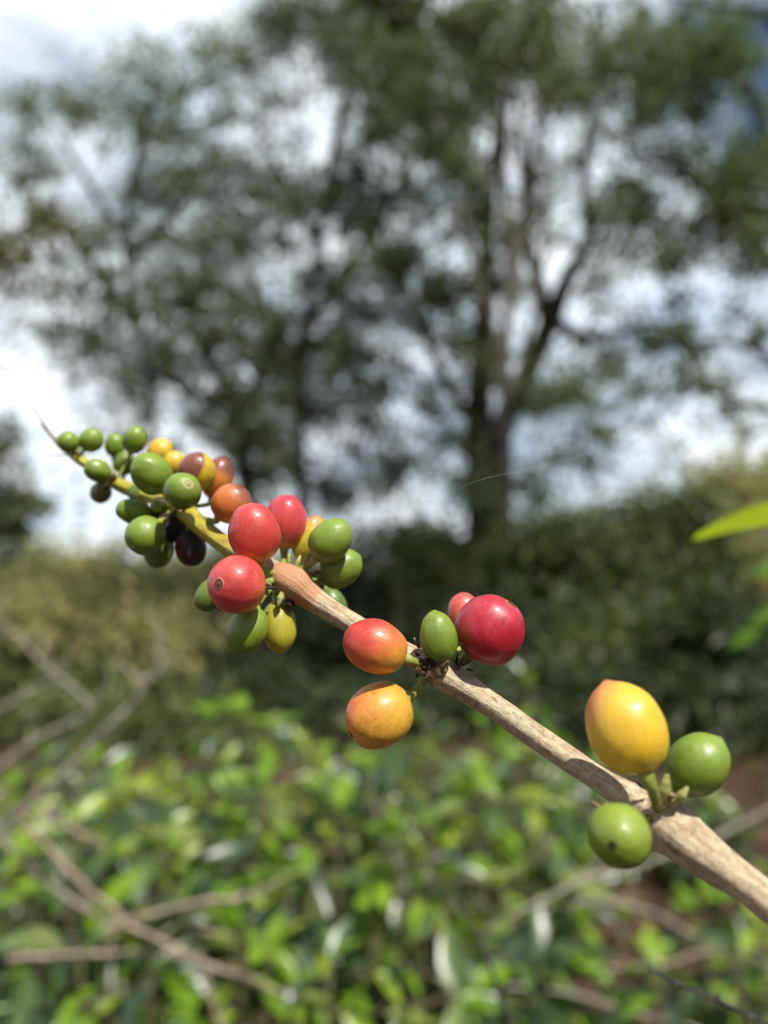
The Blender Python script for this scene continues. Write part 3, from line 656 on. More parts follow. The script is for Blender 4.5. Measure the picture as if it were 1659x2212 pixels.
def green_stem_mat(L):
    m, t, o = new_mat('green_stem_skin')
    tc = N(t, 'ShaderNodeTexCoord')
    uv = N(t, 'ShaderNodeUVMap'); mp = N(t, 'ShaderNodeMapping'); mp.inputs['Scale'].default_value = (4.0, 60.0, 1.0); t.links.new(uv.outputs[0], mp.inputs[0])
    n = N(t, 'ShaderNodeTexNoise', inp={'Scale': 2.5, 'Detail': 5.0, 'Roughness': 0.6}); t.links.new(mp.outputs[0], n.inputs['Vector'])
    cr = ramp(t, [(0.36, (.24, .15, .05)), (0.50, (.36, .31, .03)), (0.66, (.42, .42, .05))]); t.links.new(n.outputs['Fac'], cr.inputs[0])
    s = N(t, 'ShaderNodeSeparateXYZ'); t.links.new(uv.outputs[0], s.inputs[0])
    e = ramp(t, [(.82, 0.0), (.90, 1.0)]); t.links.new(math_(t, 'ADD', math_(t, 'DIVIDE', s.outputs[1], L), math_(t, 'MULTIPLY', math_(t, 'SUBTRACT', n.outputs['Fac'], .5), .12)), e.inputs[0])
    col = mix(t, e.outputs[0], cr.outputs[0], mix(t, n.outputs['Fac'], (.22, .17, .11), (.50, .42, .32)))     # older, greyer skin by the brown node
    p = N(t, 'ShaderNodeBsdfPrincipled', inp={'Roughness': 0.42}); t.links.new(col, p.inputs['Base Color'])
    b = N(t, 'ShaderNodeBump', inp={'Strength': 0.3, 'Distance': 0.0004}); t.links.new(n.outputs['Fac'], b.inputs['Height']); t.links.new(b.outputs[0], p.inputs['Normal'])
    t.links.new(p.outputs[0], o.inputs[0]); return m
M['stalk'] = bark_mat('stalk_skin', (.13, .17, .03), (.24, .27, .05), (.36, .34, .12), 300.0, 1.0, 0.5, 0.2, 0.0003)
M['bract_dark'] = bark_mat('bract_dark_scale', (.012, .010, .008), (.035, .024, .016), (.10, .06, .035), 500.0, 1.0, 0.8, 0.6, 0.0004)
M['bract_brown'] = bark_mat('bract_brown_scale', (.12, .07, .04), (.24, .16, .09), (.36, .27, .15), 500.0, 1.0, 0.7, 0.5, 0.0004)
M['bract_green'] = bark_mat('bract_green_scale', (.20, .22, .06), (.34, .34, .12), (.48, .46, .24), 400.0, 1.0, 0.6, 0.4, 0.0004)
def navel_mat(name, stops):
    m, t, o = new_mat(name)
    uv = N(t, 'ShaderNodeUVMap'); sp = N(t, 'ShaderNodeSeparateXYZ'); t.links.new(uv.outputs[0], sp.inputs[0])
    tc = N(t, 'ShaderNodeTexCoord'); n = N(t, 'ShaderNodeTexNoise', inp={'Scale': 1800.0, 'Detail': 3.0}); t.links.new(tc.outputs['Object'], n.inputs['Vector'])
    cr = ramp(t, stops); t.links.new(math_(t, 'ADD', sp.outputs[0], math_(t, 'MULTIPLY', math_(t, 'SUBTRACT', n.outputs['Fac'], .5), .22)), cr.inputs[0])
    p = N(t, 'ShaderNodeBsdfPrincipled', inp={'Roughness': 0.6}); t.links.new(cr.outputs[0], p.inputs['Base Color']); t.links.new(p.outputs[0], o.inputs[0]); return m
M['navel_green'] = navel_mat('navel_green_ring', [(0, (.14, .13, .05)), (.12, (.30, .31, .11)), (.25, (.15, .15, .05)), (.45, (.34, .36, .13)), (.62, (.20, .21, .06)), (.80, (.38, .40, .16)), (1, (.22, .27, .05))])
M['navel_brown'] = navel_mat('navel_brown_ring', [(0, (.015, .006, .004)), (.14, (.05, .016, .008)), (.30, (.19, .06, .025)), (.52, (.12, .035, .016)), (.66, (.035, .012, .008)), (.84, (.40, .15, .06)), (1, (.52, .12, .06))])
def ridge(th, L, c):
    return .045 * math.cos(4 * th + .6) + .05 * mnoise.noise((c[0] * 160, c[1] * 160, c[2] * 160)) + .022 * mnoise.noise((math.cos(th) * 5, math.sin(th) * 5, L * 130))
def path3(rows): return [P(x, y, d) for x, y, w, d in rows], [S(w, d) / 2 for x, y, w, d in rows]
WOOD = [(590, 1232, 38, .1625), (604, 1242, 58, .1615), (622, 1254, 70, .161), (642, 1266, 70, .1605), (664, 1284, 56, .160), (700, 1310, 47, .159), (770, 1352, 43, .1565), (830, 1385, 42, .155),
        (890, 1417, 45, .1535), (930, 1442, 58, .152), (962, 1460, 66, .151), (995, 1480, 60, .150), (1060, 1522, 52, .148), (1180, 1606, 51, .1435), (1290, 1680, 51, .139), (1335, 1709, 58, .137), (1375, 1735, 78, .135),
        (1408, 1758, 102, .1335), (1444, 1784, 114, .1315), (1495, 1826, 101, .129), (1560, 1874, 86, .127), (1620, 1918, 80, .124), (1690, 1972, 78, .121), (1800, 2055, 84, .115), (1900, 2130, 90, .108)]
mb = MB(); cW, rW = tube(mb, *path3(WOOD), 48, 420, disp=ridge)
lW = np.concatenate([[0], np.cumsum(np.linalg.norm(np.diff(cW, axis=0), axis=1))])
rings = [float(lW[np.argmin(np.sum((cW - np.array(P(x, y, d))) ** 2, axis=1))]) for x, y, d in ((930, 1440, .152), (945, 1452, .1515), (1405, 1752, .134), (1424, 1768, .1325))]
M['woody'] = bark_close(rings)
stem = mb.build('woody_stem', M['woody'], branch)
SHOOT = [(128, 962, 9, .201), (150, 978, 15, .2), (175, 995, 20, .198), (215, 1020, 20, .196), (245, 1040, 26, .194), (275, 1055, 30, .192), (330, 1075, 28, .187), (385, 1097, 36, .180), (405, 1110, 42, .178),
         (440, 1142, 37, .1735), (500, 1186, 38, .168), (560, 1217, 42, .164), (604, 1242, 50, .162)]
mb = MB(); cS, rS = tube(mb, *path3(SHOOT), 24, 160, disp=ridge)
LS = float(np.sum(np.linalg.norm(np.diff(cS, axis=0), axis=1)))
M['green_stem'] = green_stem_mat(LS)
mb.build('green_shoot', M['green_stem'], branch)
mb = MB(); tube(mb, *path3([(68, 875, 1.5, .206), (88, 905, 3, .204), (94, 918, 7, .204), (112, 942, 8, .203), (132, 966, 10, .201), (150, 980, 8, .2)]), 8, 30)
tag(mb.build('dry_tip', M['bract_brown'], branch), 'thin dry brown bud at the far end of the branch')

# --- cherries
def hexcol(r, g, b):
    f = lambda v: (v / 255 / 12.92) if v / 255 <= .04045 else ((v / 255 + .055) / 1.055) ** 2.4
    return (f(r), f(g), f(b))
def cherry_mat(name, stops, g_local, L, amt=.18, specks=0.5, streak=.35, seed=0.0, blotch=None, rough=.30, sss=.12, mottle=.45):
    """Skin: colours run along g (fixed in the fruit; on the greens it points sunward, painting the lit side), broken by noise, streaks and specks."""
    m, t, o = new_mat(name)
    tc = N(t, 'ShaderNodeTexCoord')
    mp = N(t, 'ShaderNodeMapping'); k = 2.0 / L; mp.inputs['Scale'].default_value = (k, k, k); t.links.new(tc.outputs['Object'], mp.inputs[0])
    dp = N(t, 'ShaderNodeVectorMath', operation='DOT_PRODUCT'); t.links.new(mp.outputs[0], dp.inputs[0]); dp.inputs[1].default_value = g_local
    sh = N(t, 'ShaderNodeMapping'); sh.inputs['Location'].default_value = (seed * 3.7, seed * 1.3, seed * 2.1); t.links.new(mp.outputs[0], sh.inputs[0])
    n = N(t, 'ShaderNodeTexNoise', inp={'Scale': 1.7, 'Detail': 5.0, 'Roughness': 0.6}); t.links.new(sh.outputs[0], n.inputs['Vector'])
    st = N(t, 'ShaderNodeMapping'); st.inputs['Scale'].default_value = (6.5, 6.5, 0.8); t.links.new(sh.outputs[0], st.inputs[0])
    ns = N(t, 'ShaderNodeTexNoise', inp={'Scale': 1.6, 'Detail': 6.0, 'Roughness': 0.65}); t.links.new(st.outputs[0], ns.inputs['Vector'])
    f = math_(t, 'ADD', math_(t, 'MULTIPLY', dp.outputs['Value'], .5), .5)
    f = math_(t, 'ADD', f, math_(t, 'MULTIPLY', math_(t, 'SUBTRACT', n.outputs['Fac'], .5), amt * 2.4))
    f = math_(t, 'ADD', f, math_(t, 'MULTIPLY', math_(t, 'SUBTRACT', ns.outputs['Fac'], .5), amt * streak * 3.0), clamp=True)
    cr = ramp(t, stops); t.links.new(f, cr.inputs[0]); col = cr.outputs[0]
    # soft value variation of the skin itself
    vr = ramp(t, [(.3, .82), (.7, 1.14)]); t.links.new(ns.outputs['Fac'], vr.inputs[0])
    col = mix(t, .55, col, mix(t, 1.0, col, vr.outputs[0], 'MULTIPLY'))
    nm = N(t, 'ShaderNodeTexNoise', inp={'Scale': 5.0, 'Detail': 5.0, 'Roughness': 0.7, 'Distortion': .6}); t.links.new(sh.outputs[0], nm.inputs['Vector'])
    mv = ramp(t, [(.34, (.70, .74, .70)), (.5, (1, 1, 1)), (.68, (1.12, 1.2, 1.3))]); t.links.new(nm.outputs['Fac'], mv.inputs[0])
    col = mix(t, mottle, col, mix(t, 1.0, col, mv.outputs[0], 'MULTIPLY'))      # mottling
    if blotch:
        bcol, bdir, bsize, bsoft = blotch
        vd = N(t, 'ShaderNodeVectorMath', operation='DISTANCE'); t.links.new(mp.outputs[0], vd.inputs[0]); vd.inputs[1].default_value = bdir
        dd = math_(t, 'ADD', vd.outputs['Value'], math_(t, 'MULTIPLY', math_(t, 'SUBTRACT', ns.outputs['Fac'], .5), .5))
        br = ramp(t, [(max(0, bsize - bsoft), 1.0), (min(1, bsize + bsoft), 0.0)]); t.links.new(math_(t, 'MULTIPLY', dd, .5), br.inputs[0])
        col = mix(t, br.outputs[0], col, bcol)
    # pin-prick specks, dark and pale
    vo = N(t, 'ShaderNodeTexVoronoi', inp={'Scale': 4.2, 'Randomness': 1.0}); t.links.new(sh.outputs[0], vo.inputs['Vector'])
    vc = N(t, 'ShaderNodeSeparateColor'); t.links.new(vo.outputs['Color'], vc.inputs[0])
    sp = ramp(t, [(.045, 1.0), (.075, 0.0)]); t.links.new(vo.outputs['Distance'], sp.inputs[0])
    gate = ramp(t, [(.55 - .3 * specks, 0.0), (.58 - .3 * specks, 1.0)]); t.links.new(vc.outputs[0], gate.inputs[0])
    sf = math_(t, 'MULTIPLY', sp.outputs[0], math_(t, 'MULTIPLY', gate.outputs[0], min(1.0, specks * 1.5)))
    scol = ramp(t, [(0.69, (.05, .02, .01)), (.7, (.75, .55, .40))]); t.links.new(vc.outputs[1], scol.inputs[0])
    col = mix(t, sf, col, scol.outputs[0])
    p = N(t, 'ShaderNodeBsdfPrincipled', inp={'Subsurface Weight': sss, 'Subsurface Scale': 0.0012, 'Specular IOR Level': 0.5, 'Coat Weight': (.30 if stops[0][1][1] <= stops[0][1][0] else .12) if rough < .5 else 0.0, 'Coat Roughness': .16})
    p.inputs['Subsurface Radius'].default_value = (1.0, .45, .2)
    t.links.new(col, p.inputs['Base Color'])
    nf = N(t, 'ShaderNodeTexNoise', inp={'Scale': 14.0, 'Detail': 6.0, 'Roughness': 0.65}); t.links.new(sh.outputs[0], nf.inputs['Vector'])
    rr = ramp(t, [(.32, rough - .10), (.66, rough + .18)]); t.links.new(nf.outputs['Fac'], rr.inputs[0]); t.links.new(rr.outputs[0], p.inputs['Roughness'])
    hh = math_(t, 'ADD', math_(t, 'MULTIPLY', nf.outputs['Fac'], .35), math_(t, 'MULTIPLY', ns.outputs['Fac'], .8))
    b = N(t, 'ShaderNodeBump', inp={'Strength': 0.22, 'Distance': L * .04}); t.links.new(hh, b.inputs['Height']); t.links.new(b.outputs[0], p.inputs['Normal'])
    t.links.new(p.outputs[0], o.inputs[0]); return m

def G(v=1.0, y=0.0): return [(0.0, (.098 * v + .05 * y, .150 * v + .02 * y, .012)), (.5, (.142 * v + .07 * y, .215 * v + .02 * y, .016)), (1.0, (.200 * v + .09 * y, .285 * v + .02 * y, .034))]  # greens painted lighter towards the sun; low v puts shade into the skin
RED = (.50, .042, .029); SALMON = (.60, .085, .075); ORANGE = (.62, .175, .030); YEL = (.66, .40, .030); DEEP = (.34, .006, .016); PURP = (.19, .055, .034); OLIVE = (.33, .30, .020)
NODES = {'a': (170, 990, .199), 'b': (250, 1043, .1935), 'c': (380, 1095, .1805), 'd': (612, 1246, .1615), 'e': (938, 1443, .1518), 'f': (1425, 1760, .1325)}
CH = [
 # x, y, length, width, depth, axis to the navel (right, up, towards lens), node, stops, g, options, label
 (148, 955, 48, 46, .197, (-.5, .5, .3), 'a', G(1.0), (.2, .8, .4), {}, 'small green cherry nearest the tip'),
 (197, 951, 54, 51, .199, (.45, .7, .3), 'a', G(1.05), (.2, .8, .4), {}, None),
 (211, 1017, 60, 50, .190, (-.8, .4, .3), 'b', G(.95), (.2, .8, .4), {}, None),
 (218, 1064, 48, 45, .196, (-.3, -.8, .1), 'b', [(0, (.10, .07, .03)), (1, (.12, .15, .03))], (-.4, .5, .2), {}, 'small brownish green cherry hanging under the tip'),  # brownish skin, darkened as well for the shade it hangs in
 (248, 962, 52, 42, .203, (.1, .9, .1), 'b', G(1.0), (.2, .8, .4), {}, None),
 (270, 1000, 52, 46, .201, (.1, .9, .1), 'b', G(.8), (.2, .8, .4), {}, None),  # shade behind the cluster painted in as a darker green
 (291, 950, 62, 50, .194, (.3, .9, .2), 'b', G(1.0), (.2, .8, .4), {}, None),
 (327, 1023, 97, 84, .176, (-.5, .72, .35), 'c', G(1.0), (.2, .8, .4), {}, 'largest green cherry of the far cluster'),
 (395, 1061, 84, 82, .168, (.27, .37, .89), 'c', G(.95), (.2, .8, .4), {'nav': .15}, 'green cherry whose ringed navel faces the viewer'),
 (347, 976, 60, 56, .197, (.5, .8, 0), 'c', [(0, YEL), (.72, (.6, .42, .03)), (.9, PURP)], (.9, -.3, 0), {}, 'yellow cherry peeping out behind the green ones'),
 (376, 1000, 54, 50, .193, (.5, .8, 0), 'c', [(0, YEL), (1, (.55, .42, .04))], (0, 1, 0), {}, None),
 (425, 1019, 86, 80, .181, (.2, .85, .3), 'c', [(0, (.50, .37, .02)), (.58, (.58, .40, .02)), (.67, PURP), (1, (.22, .065, .04))], (-.78, .42, .45), {'amt': .05}, 'half yellow, half purple cherry'),
 (470, 1032, 94, 66, .187, (.3, .9, 0), 'c', [(0, ORANGE), (.55, (.58, .20, .03)), (.72, PURP), (1, PURP)], (.3, .95, 0), {'amt': .08}, 'orange cherry with a purple cap'),
 (500, 1088, 90, 86, .171, (.6, .6, .3), 'c', [(0, (.42, .10, .02)), (.45, (.60, .16, .025)), (.7, (.50, .16, .05)), (.95, PURP)], (.75, .55, .1), {'amt': .12, 'streak': .6}, 'brown streaked orange cherry'),
 (290, 1106, 78, 56, .180, (-.9, .3, .2), 'c', G(1.0), (.2, .8, .4), {}, None),
 (314, 1157, 87, 85, .174, (-.5, -.5, .5), 'c', G(.98), (.2, .8, .4), {}, None),
 (343, 1184, 86, 66, .182, (-.1, -.95, 0), 'c', G(.75), (.2, .8, .4), {}, None),  # darker green stands for the shade below its neighbours
 (412, 1184, 78, 66, .178, (.1, -.95, .1), 'c', [(0, (.02, .008, .006)), (.7, (.03, .008, .008)), (1, (.18, .02, .02))], (-.8, -.1, .1), {'rough': .55}, 'blackish dark red cherry'),  # dark red skin, blackened further as painted shade
 (372, 1140, 66, 58, .182, (-.2, -.8, .2), 'c', [(0, (.012, .010, .010)), (1, (.030, .022, .020))], (0, 1, 0), {'rough': .8}, 'shrivelled black cherry in the middle of the far cluster'),
 (346, 1112, 50, 44, .183, (-.7, -.2, .3), 'c', [(0, (.012, .012, .010)), (1, (.030, .030, .016))], (0, 1, 0), {'rough': .8}, None),
 (304, 1067, 54, 46, .190, (-.5, .1, 0), 'c', G(.7), (.2, .8, .4), {}, None),  # shade between the fruits put into the green
 (338, 1094, 32, 26, .179, (-.3, .5, .5), 'c', G(.9, .5), (.2, .8, .4), {}, None),
 (549, 1152, 131, 113, .1565, (-.22, .95, .12), 'd', [(0, (.58, .30, .04)), (.16, (.60, .20, .04)), (.34, (.54, .055, .04)), (.7, RED), (1, (.52, .06, .06))], (-.1, .95, .25), {'nav': .10, 'specks': .8}, 'upright red cherry with a yellow foot'),
 (617, 1127, 118, 92, .170, (.05, .97, .1), 'd', [(0, (.58, .20, .06)), (.30, (.55, .06, .05)), (1, (.50, .04, .055))], (0, 1, .1), {}, 'red cherry tucked behind the upright one'),
 (668, 1162, 104, 66, .172, (.4, .87, 0), 'd', [(0, (.48, .42, .03)), (.7, (.55, .43, .05)), (1, (.40, .20, .10))], (.1, .95, 0), {}, 'narrow yellow cherry'),
 (714, 1168, 104, 88, .160, (.62, .72, .2), 'd', G(1.0), (.3, .8, .4), {'tip': .6}, 'green cherry with a pointed upper end'),
 (735, 1228, 100, 82, .166, (.85, .5, .1), 'd', G(.98), (.3, .8, .4), {'tip': .3}, None),
 (719, 1312, 88, 62, .178, (.3, -.9, 0), 'd', G(.62), (.2, .8, .4), {}, None),  # green lowered to paint the shade behind the stem
 (511, 1263, 124, 127, .149, (-.60, .03, .80), 'd', [(0, (.60, .22, .05)), (.22, (.58, .10, .045)), (.55, (.53, .045, .042)), (1, (.56, .07, .06))], (-.55, .5, .3), {'nav': .105, 'navm': 'navel_brown', 'specks': .8}, 'red cherry whose brown navel faces the viewer'),
 (456, 1284, 82, 62, .164, (-.6, -.7, 0), 'd', G(.75), (.2, .8, .4), {}, None),
 (533, 1361, 108, 88, .155, (-.42, -.9, .1), 'd', G(.98), (.3, .6, .4), {'tip': 1.4}, 'green cherry hanging under the red ones'),
 (602, 1354, 112, 76, .161, (.1, -.97, .1), 'd', [(0, (.17, .22, .025)), (.5, OLIVE), (1, (.40, .36, .02))], (.5, -.6, .3), {}, 'olive yellow cherry hanging beside it'),
 (810, 1396, 143, 116, .1455, (-.92, .36, .05), 'e', [(0, (.64, .36, .04)), (.28, (.62, .20, .035)), (.55, (.58, .12, .035)), (.80, (.52, .045, .04)), (1, RED)], (-.55, .70, .1), {'streak': .5, 'specks': .5}, 'orange cherry with a red cheek'),
 (819, 1545, 152, 138, .146, (-.82, -.52, .2), 'e', [(0, (.36, .22, .05)), (.10, (.60, .34, .035)), (.58, (.62, .29, .035)), (.84, (.60, .20, .04)), (1, (.52, .10, .05))], (-.85, .3, .1), {'streak': .6, 'specks': .7, 'nav': .07, 'navm': 'bract_dark', 'crease': True}, 'mottled orange yellow cherry with a dark scar'),
 (947, 1377, 114, 81, .147, (-.15, .97, .1), 'e', G(.95), (.3, .8, .4), {'tip': .8}, 'upright pointed green cherry'),
 (1059, 1359, 148, 151, .150, (.60, .70, .32), 'e', [(0, (.42, .03, .03)), (.3, DEEP), (.8, (.38, .010, .022)), (1, (.44, .03, .05))], (.2, .6, .5), {'nav': .095, 'navm': 'navel_brown', 'specks': .9, 'rough': .36}, 'big glossy deep red cherry'),
 (1003, 1326, 92, 72, .166, (-.1, .97, 0), 'e', [(0, (.60, .14, .06)), (1, (.55, .08, .07))], (0, 1, 0), {'streak': .8}, 'salmon cherry half hidden by the deep red one'),
 (1351, 1571, 198, 168, .127, (-.40, .90, .05), 'f', [(0, (.52, .37, .02)), (.25, (.66, .42, .025)), (.72, (.68, .41, .032)), (.87, (.66, .29, .07)), (1, (.60, .12, .06))], (-.88, .46, 0), {'tip': 1.0, 'tipw': .15, 'amt': .06, 'specks': .6, 'streak': .5, 'mottle': .12}, 'large yellow cherry with a pink shoulder'),
 (1506, 1651, 144, 121, .130, (.60, .78, .12), 'f', G(1.0), (.3, .8, .4), {'tip': 1.3}, 'green cherry on the short green stalk at right'),
 (1338, 1804, 136, 134, .1185, (-.2, -.33, .92), 'f', G(1.02, .2), (.3, .7, .4), {'nav': .07, 'navm': 'bract_dark'}, 'round green cherry below the swollen node'),
]
BASES = {}
def cherry(i, spec):
    x, y, Lp, Wp, d, ax, node, stops, g, opt, label = spec
    c = P(x, y, d); L, Wd = S(Lp, d), S(Wp, d)
    fw = (c - CAM).normalized(); rt = fw.cross(UP).normalized(); up = rt.cross(fw)
    VV = lambda a, b_, c_: (rt * a + up * b_ - fw * c_).normalized()
    z = VV(*ax)
    xa = z.cross(fw); xa = xa.normalized() if xa.length > .15 else z.cross(up).normalized()
    ya = z.cross(xa)
    R = Matrix((xa, ya, z)).transposed()             # local -> world
    gl = R.transposed() @ VV(*g)
    rng = random.Random(x * 7 + y); sd = rng.uniform(0, 50)
    tipk = opt.get('tip', .12)
    bump = lambda dv: 1 + .040 * mnoise.noise(dv * 1.3 + Vector((sd, 0, 0))) + .010 * mnoise.noise(dv * 3.5 + Vector((0, sd, 0)))
    nt, npz = 56, 40
    v, uv, f = [], [], []
    for a in range(npz + 1):
        th = math.pi * a / npz
        sr = math.sin(th) ** .94; zz = math.cos(th)
        sr *= 1 - .05 * zz * (1 if tipk > .5 else .6)             # a little narrower at the navel
        ztip = tipk * .060 * math.exp(-(th / opt.get('tipw', .22)) ** 2)
        if opt.get('nav') or tipk < .5: ztip -= .018 * math.exp(-(th / .22) ** 2)
        for k in range(nt):
            ph = 2 * math.pi * k / nt
            dirv = Vector((math.cos(ph) * sr, math.sin(ph) * sr, zz))
            w = bump(dirv)
            w += -.012 * math.exp(-((math.sin(ph)) / .10) ** 2) * abs(sr)      # faint seam between the two beans
            if opt.get('crease'):
                q = (dirv - Vector((.55, -.35, -.62)).normalized()).length; w -= .05 * math.exp(-(q / .16) ** 2)
            v.append(Vector((dirv.x * Wd / 2 * w, dirv.y * Wd / 2 * w * .96, (zz + ztip) * L / 2 * w)))
            uv.append((k / nt, a / npz))
    for a in range(npz):
        for k in range(nt):
            q = (a * nt + k, (a + 1) * nt + k, (a + 1) * nt + (k + 1) % nt, a * nt + (k + 1) % nt)
            f.append(q)
    me = bpy.data.meshes.new('coffee_cherry'); me.from_pydata(v, [], f)
    me.polygons.foreach_set('use_smooth', [True] * len(me.polygons)); me.update()
    bm_ = cherry_mat('cherry_skin', stops, gl, L, opt.get('amt', .22), opt.get('specks', .6), opt.get('streak', .35), sd, opt.get('blotch'), opt.get('rough', .40), mottle=opt.get('mottle', .4 if stops[0][1][1] > stops[0][1][0] else .75))
    me.materials.append(bm_)
    o = bpy.data.objects.new('coffee_cherry', me); COL.objects.link(o); o.parent = branch
    mw = Matrix.Translation(c) @ R.to_4x4()
    o.matrix_parent_inverse = Matrix.Identity(4)
    o.matrix_basis = Matrix.Translation(-WORLD[branch.name]) @ mw
    if label: o['label'] = label
    # navel: a small ringed disc set in the free end
    nr = opt.get('nav', .05 if tipk < .5 else .035) * Wd
    if nr > 0:
        ztop = (1 + tipk * .060 - (.018 if (opt.get('nav') or tipk < .5) else 0)) * L / 2 * bump(Vector((0, 0, 1)))
        prof = [(0, .30), (.12, .42), (.25, .10), (.5, -.02), (.68, .06), (.82, .34), (.95, .30), (1.1, -.25)]
        vv, ff = [], []
        K = 20
        for (rr, zz) in prof:
            for k in range(K):
                ph = 2 * math.pi * k / K; wv = 1 + .08 * mnoise.noise((math.cos(ph) * 2 + sd, math.sin(ph) * 2, rr))
                rad_ = rr * nr * wv
                # follow the curve of the fruit
                drop = L / 2 * (1 - math.sqrt(max(0.0, 1 - min(.98, rad_ / (Wd / 2)) ** 2)))
                vv.append((rad_ * math.cos(ph), rad_ * math.sin(ph) * .96, ztop - drop * .9 + zz * nr * .22 + L * .004))
        rr_ = [r_ / 1.1 for r_, _z in prof for k in range(K)]
        for a in range(len(prof) - 1):
            for k in range(K): ff.append((a * K + k, (a + 1) * K + k, (a + 1) * K + (k + 1) % K, a * K + (k + 1) % K))
        me = bpy.data.meshes.new('navel'); me.from_pydata(vv, [], ff); me.polygons.foreach_set('use_smooth', [True] * len(me.polygons)); me.update()
        lay = me.uv_layers.new(name='UVMap')
        for lp_ in me.loops: lay.data[lp_.index].uv = (rr_[lp_.vertex_index], 0)
        green = stops[0][1][1] > stops[0][1][0]
        me.materials.append(M[opt.get('navm', 'navel_green' if green else 'navel_brown')])
        nv = bpy.data.objects.new('navel', me); COL.objects.link(nv); nv.parent = o
    # stalk from the base of the fruit to its node
    n3 = P(*NODES[node]); b = c - z * L / 2
    toc = (c - n3)
    e = n3 + toc.normalized() * S(8, d)
    k = (e - b).length
    pts = [b + z * L * .06, b - z * min(k * .35, L * .14), b.lerp(e, .55) - z * min(k * .15, L * .10), e]
    inv = mw.inverted(); r0 = Wd * .10
    mb = MB(); tube(mb, [inv @ p for p in pts], [r0 * 1.25, r0 * .80, r0 * .72, r0 * .95], 10, 16)
    me = None
    st = mb.build('stalk', M['stalk'], None); st.parent = o; st.location = (0, 0, 0)
for i, s in enumerate(CH): cherry(i, s)

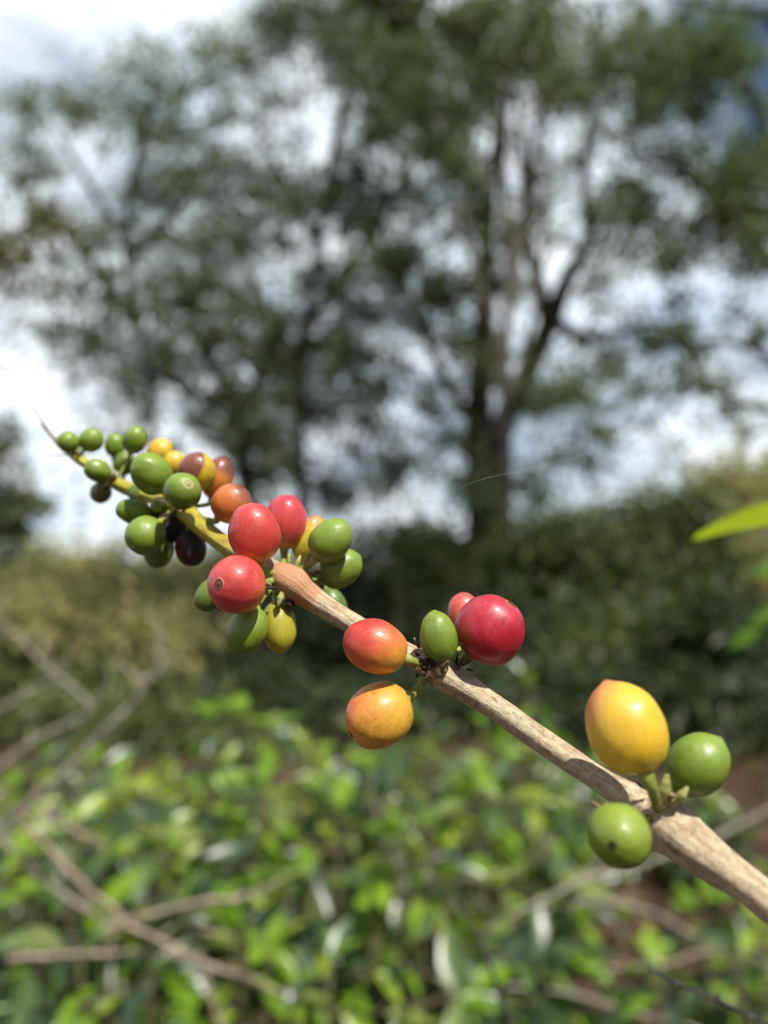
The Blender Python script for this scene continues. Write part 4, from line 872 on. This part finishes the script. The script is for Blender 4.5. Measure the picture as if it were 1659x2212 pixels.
# --- bracts, old stalk stubs and sooty scales at the nodes
def bract(x, y, d, ax, lp, wp, mat, label=None, name='bract'):
    a = V(*ax); b = P(x, y, d); L = S(lp, d); w = S(wp, d) / 2
    dark = mat == 'bract_dark'
    if dark: w *= .62
    mb = MB(); side = a.cross(FWD).normalized()
    bend = FWD * (-.12 * L)
    tube(mb, [b - a * L * .2, b + a * L * .3 + bend, b + a * L * .7 + bend, b + a * L], [w * .9, w, w * .7, w * (.15 if dark else .42)], 10, 22,
         disp=lambda th, l, c: (.75 if dark else .3) * mnoise.noise((c[0] * 1100, c[1] * 1100, c[2] * 1100)) - .25 * abs(math.sin(th)))
    o = mb.build(name, M[mat], branch)
    if label: o['label'] = label
rb = random.Random(5)
for (x, y, d, ax, l, w, m) in [
    # node e: black, splintery
    (905, 1418, .147, (-.5, .8, .3), 34, 14, 'bract_dark'), (922, 1425, .146, (-.8, .35, .4), 40, 16, 'bract_dark'), (935, 1432, .1455, (-.2, .9, .5), 30, 18, 'bract_dark'), (945, 1450, .1445, (.1, -.3, .9), 30, 22, 'bract_dark'),
    (925, 1455, .1455, (-.5, -.6, .5), 30, 18, 'bract_dark'), (990, 1442, .149, (.4, .9, 0), 44, 14, 'bract_dark'), (1002, 1436, .150, (.8, .5, .1), 34, 10, 'bract_dark'), (985, 1440, .151, (.1, 1, 0), 48, 16, 'bract_dark'), (1010, 1446, .151, (.9, -.1, .1), 26, 10, 'bract_dark'),
    (903, 1395, .150, (-.4, .8, .4), 24, 9, 'bract_brown'), (958, 1440, .1455, (.3, .6, .7), 26, 12, 'bract_brown'),
    # node d
    (590, 1270, .156, (-.7, .1, .6), 26, 14, 'bract_dark'), (580, 1262, .157, (-.8, .4, .2), 26, 12, 'bract_brown'), (640, 1228, .163, (.3, .9, .1), 30, 14, 'bract_green'), (655, 1222, .164, (.5, .85, 0), 34, 16, 'bract_green'), (624, 1222, .165, (.05, 1, .1), 26, 14, 'bract_green'),
    (675, 1240, .166, (.8, .4, .0), 34, 18, 'bract_brown'), (625, 1292, .160, (.1, -.9, .2), 34, 30, 'bract_dark'), (608, 1285, .158, (-.2, -.8, .4), 26, 16, 'bract_green'), (566, 1232, .158, (-.5, .5, .3), 24, 10, 'bract_green'),
    # node f
    (1412, 1718, .1285, (-.35, .85, .3), 60, 26, 'bract_green'), (1428, 1722, .128, (.1, .95, .3), 58, 30, 'bract_green'), (1455, 1730, .128, (.5, .75, .3), 46, 26, 'bract_green'), (1398, 1705, .131, (-.8, .5, 0), 30, 18, 'bract_dark'),
    (1412, 1722, .127, (-.1, .3, .9), 26, 24, 'bract_dark'), (1440, 1720, .1275, (.3, .5, .8), 24, 22, 'bract_brown'), (1330, 1762, .124, (-.8, .5, .1), 66, 16, 'bract_brown'), (1352, 1745, .126, (-.5, .7, .3), 30, 15, 'bract_brown'),
    # node c and the tip nodes
    (380, 1105, .176, (-.3, -.6, .5), 30, 18, 'bract_dark'), (396, 1098, .175, (.2, .6, .6), 22, 14, 'bract_brown'), (365, 1110, .177, (-.7, -.3, .4), 28, 16, 'bract_dark'), (420, 1140, .176, (0, -.9, .2), 22, 16, 'bract_dark'), (170, 985, .197, (.2, .8, .4), 22, 10, 'bract_green'),
    (245, 1035, .190, (.3, .5, .5), 20, 16, 'bract_brown'), (235, 1045, .190, (-.6, -.5, .3), 22, 14, 'bract_dark'), (148, 983, .2, (-.95, -.05, 0), 50, 3, 'bract_brown')] + [
    (934 + rb.uniform(-34, 20), 1440 + rb.uniform(-26, 18), .1463 + rb.uniform(-.001, .001), (rb.uniform(-1, .6), rb.uniform(-.7, 1), rb.uniform(-.1, .8)), rb.uniform(12, 30), rb.uniform(8, 18), 'bract_dark' if rb.random() < .75 else 'bract_brown') for _ in range(26)]:
    if m == 'bract_dark' and 880 < x < 1030: l, w = l * .62, w * .9
    bract(x, y, d, ax, l, w, m)


# --- spider thread
silk, t_, o_ = new_mat('silk'); p_ = N(t_, 'ShaderNodeBsdfPrincipled', inp={'Roughness': .3}); p_.inputs['Base Color'].default_value = (.8, .8, .78, 1); t_.links.new(p_.outputs[0], o_.inputs[0])
mb = MB(); tube(mb, [P(738, 1138, .1585), P(840, 1112, .1585), P(980, 1060, .159), P(1120, 1018, .162), P(1500, 960, .22), P(1850, 1060, .33)], [0.4e-5] * 6, 5, 50)
tag(mb.build('spider_thread', silk), 'faint spider thread running up and right from the pointed green cherry', 'spider thread')
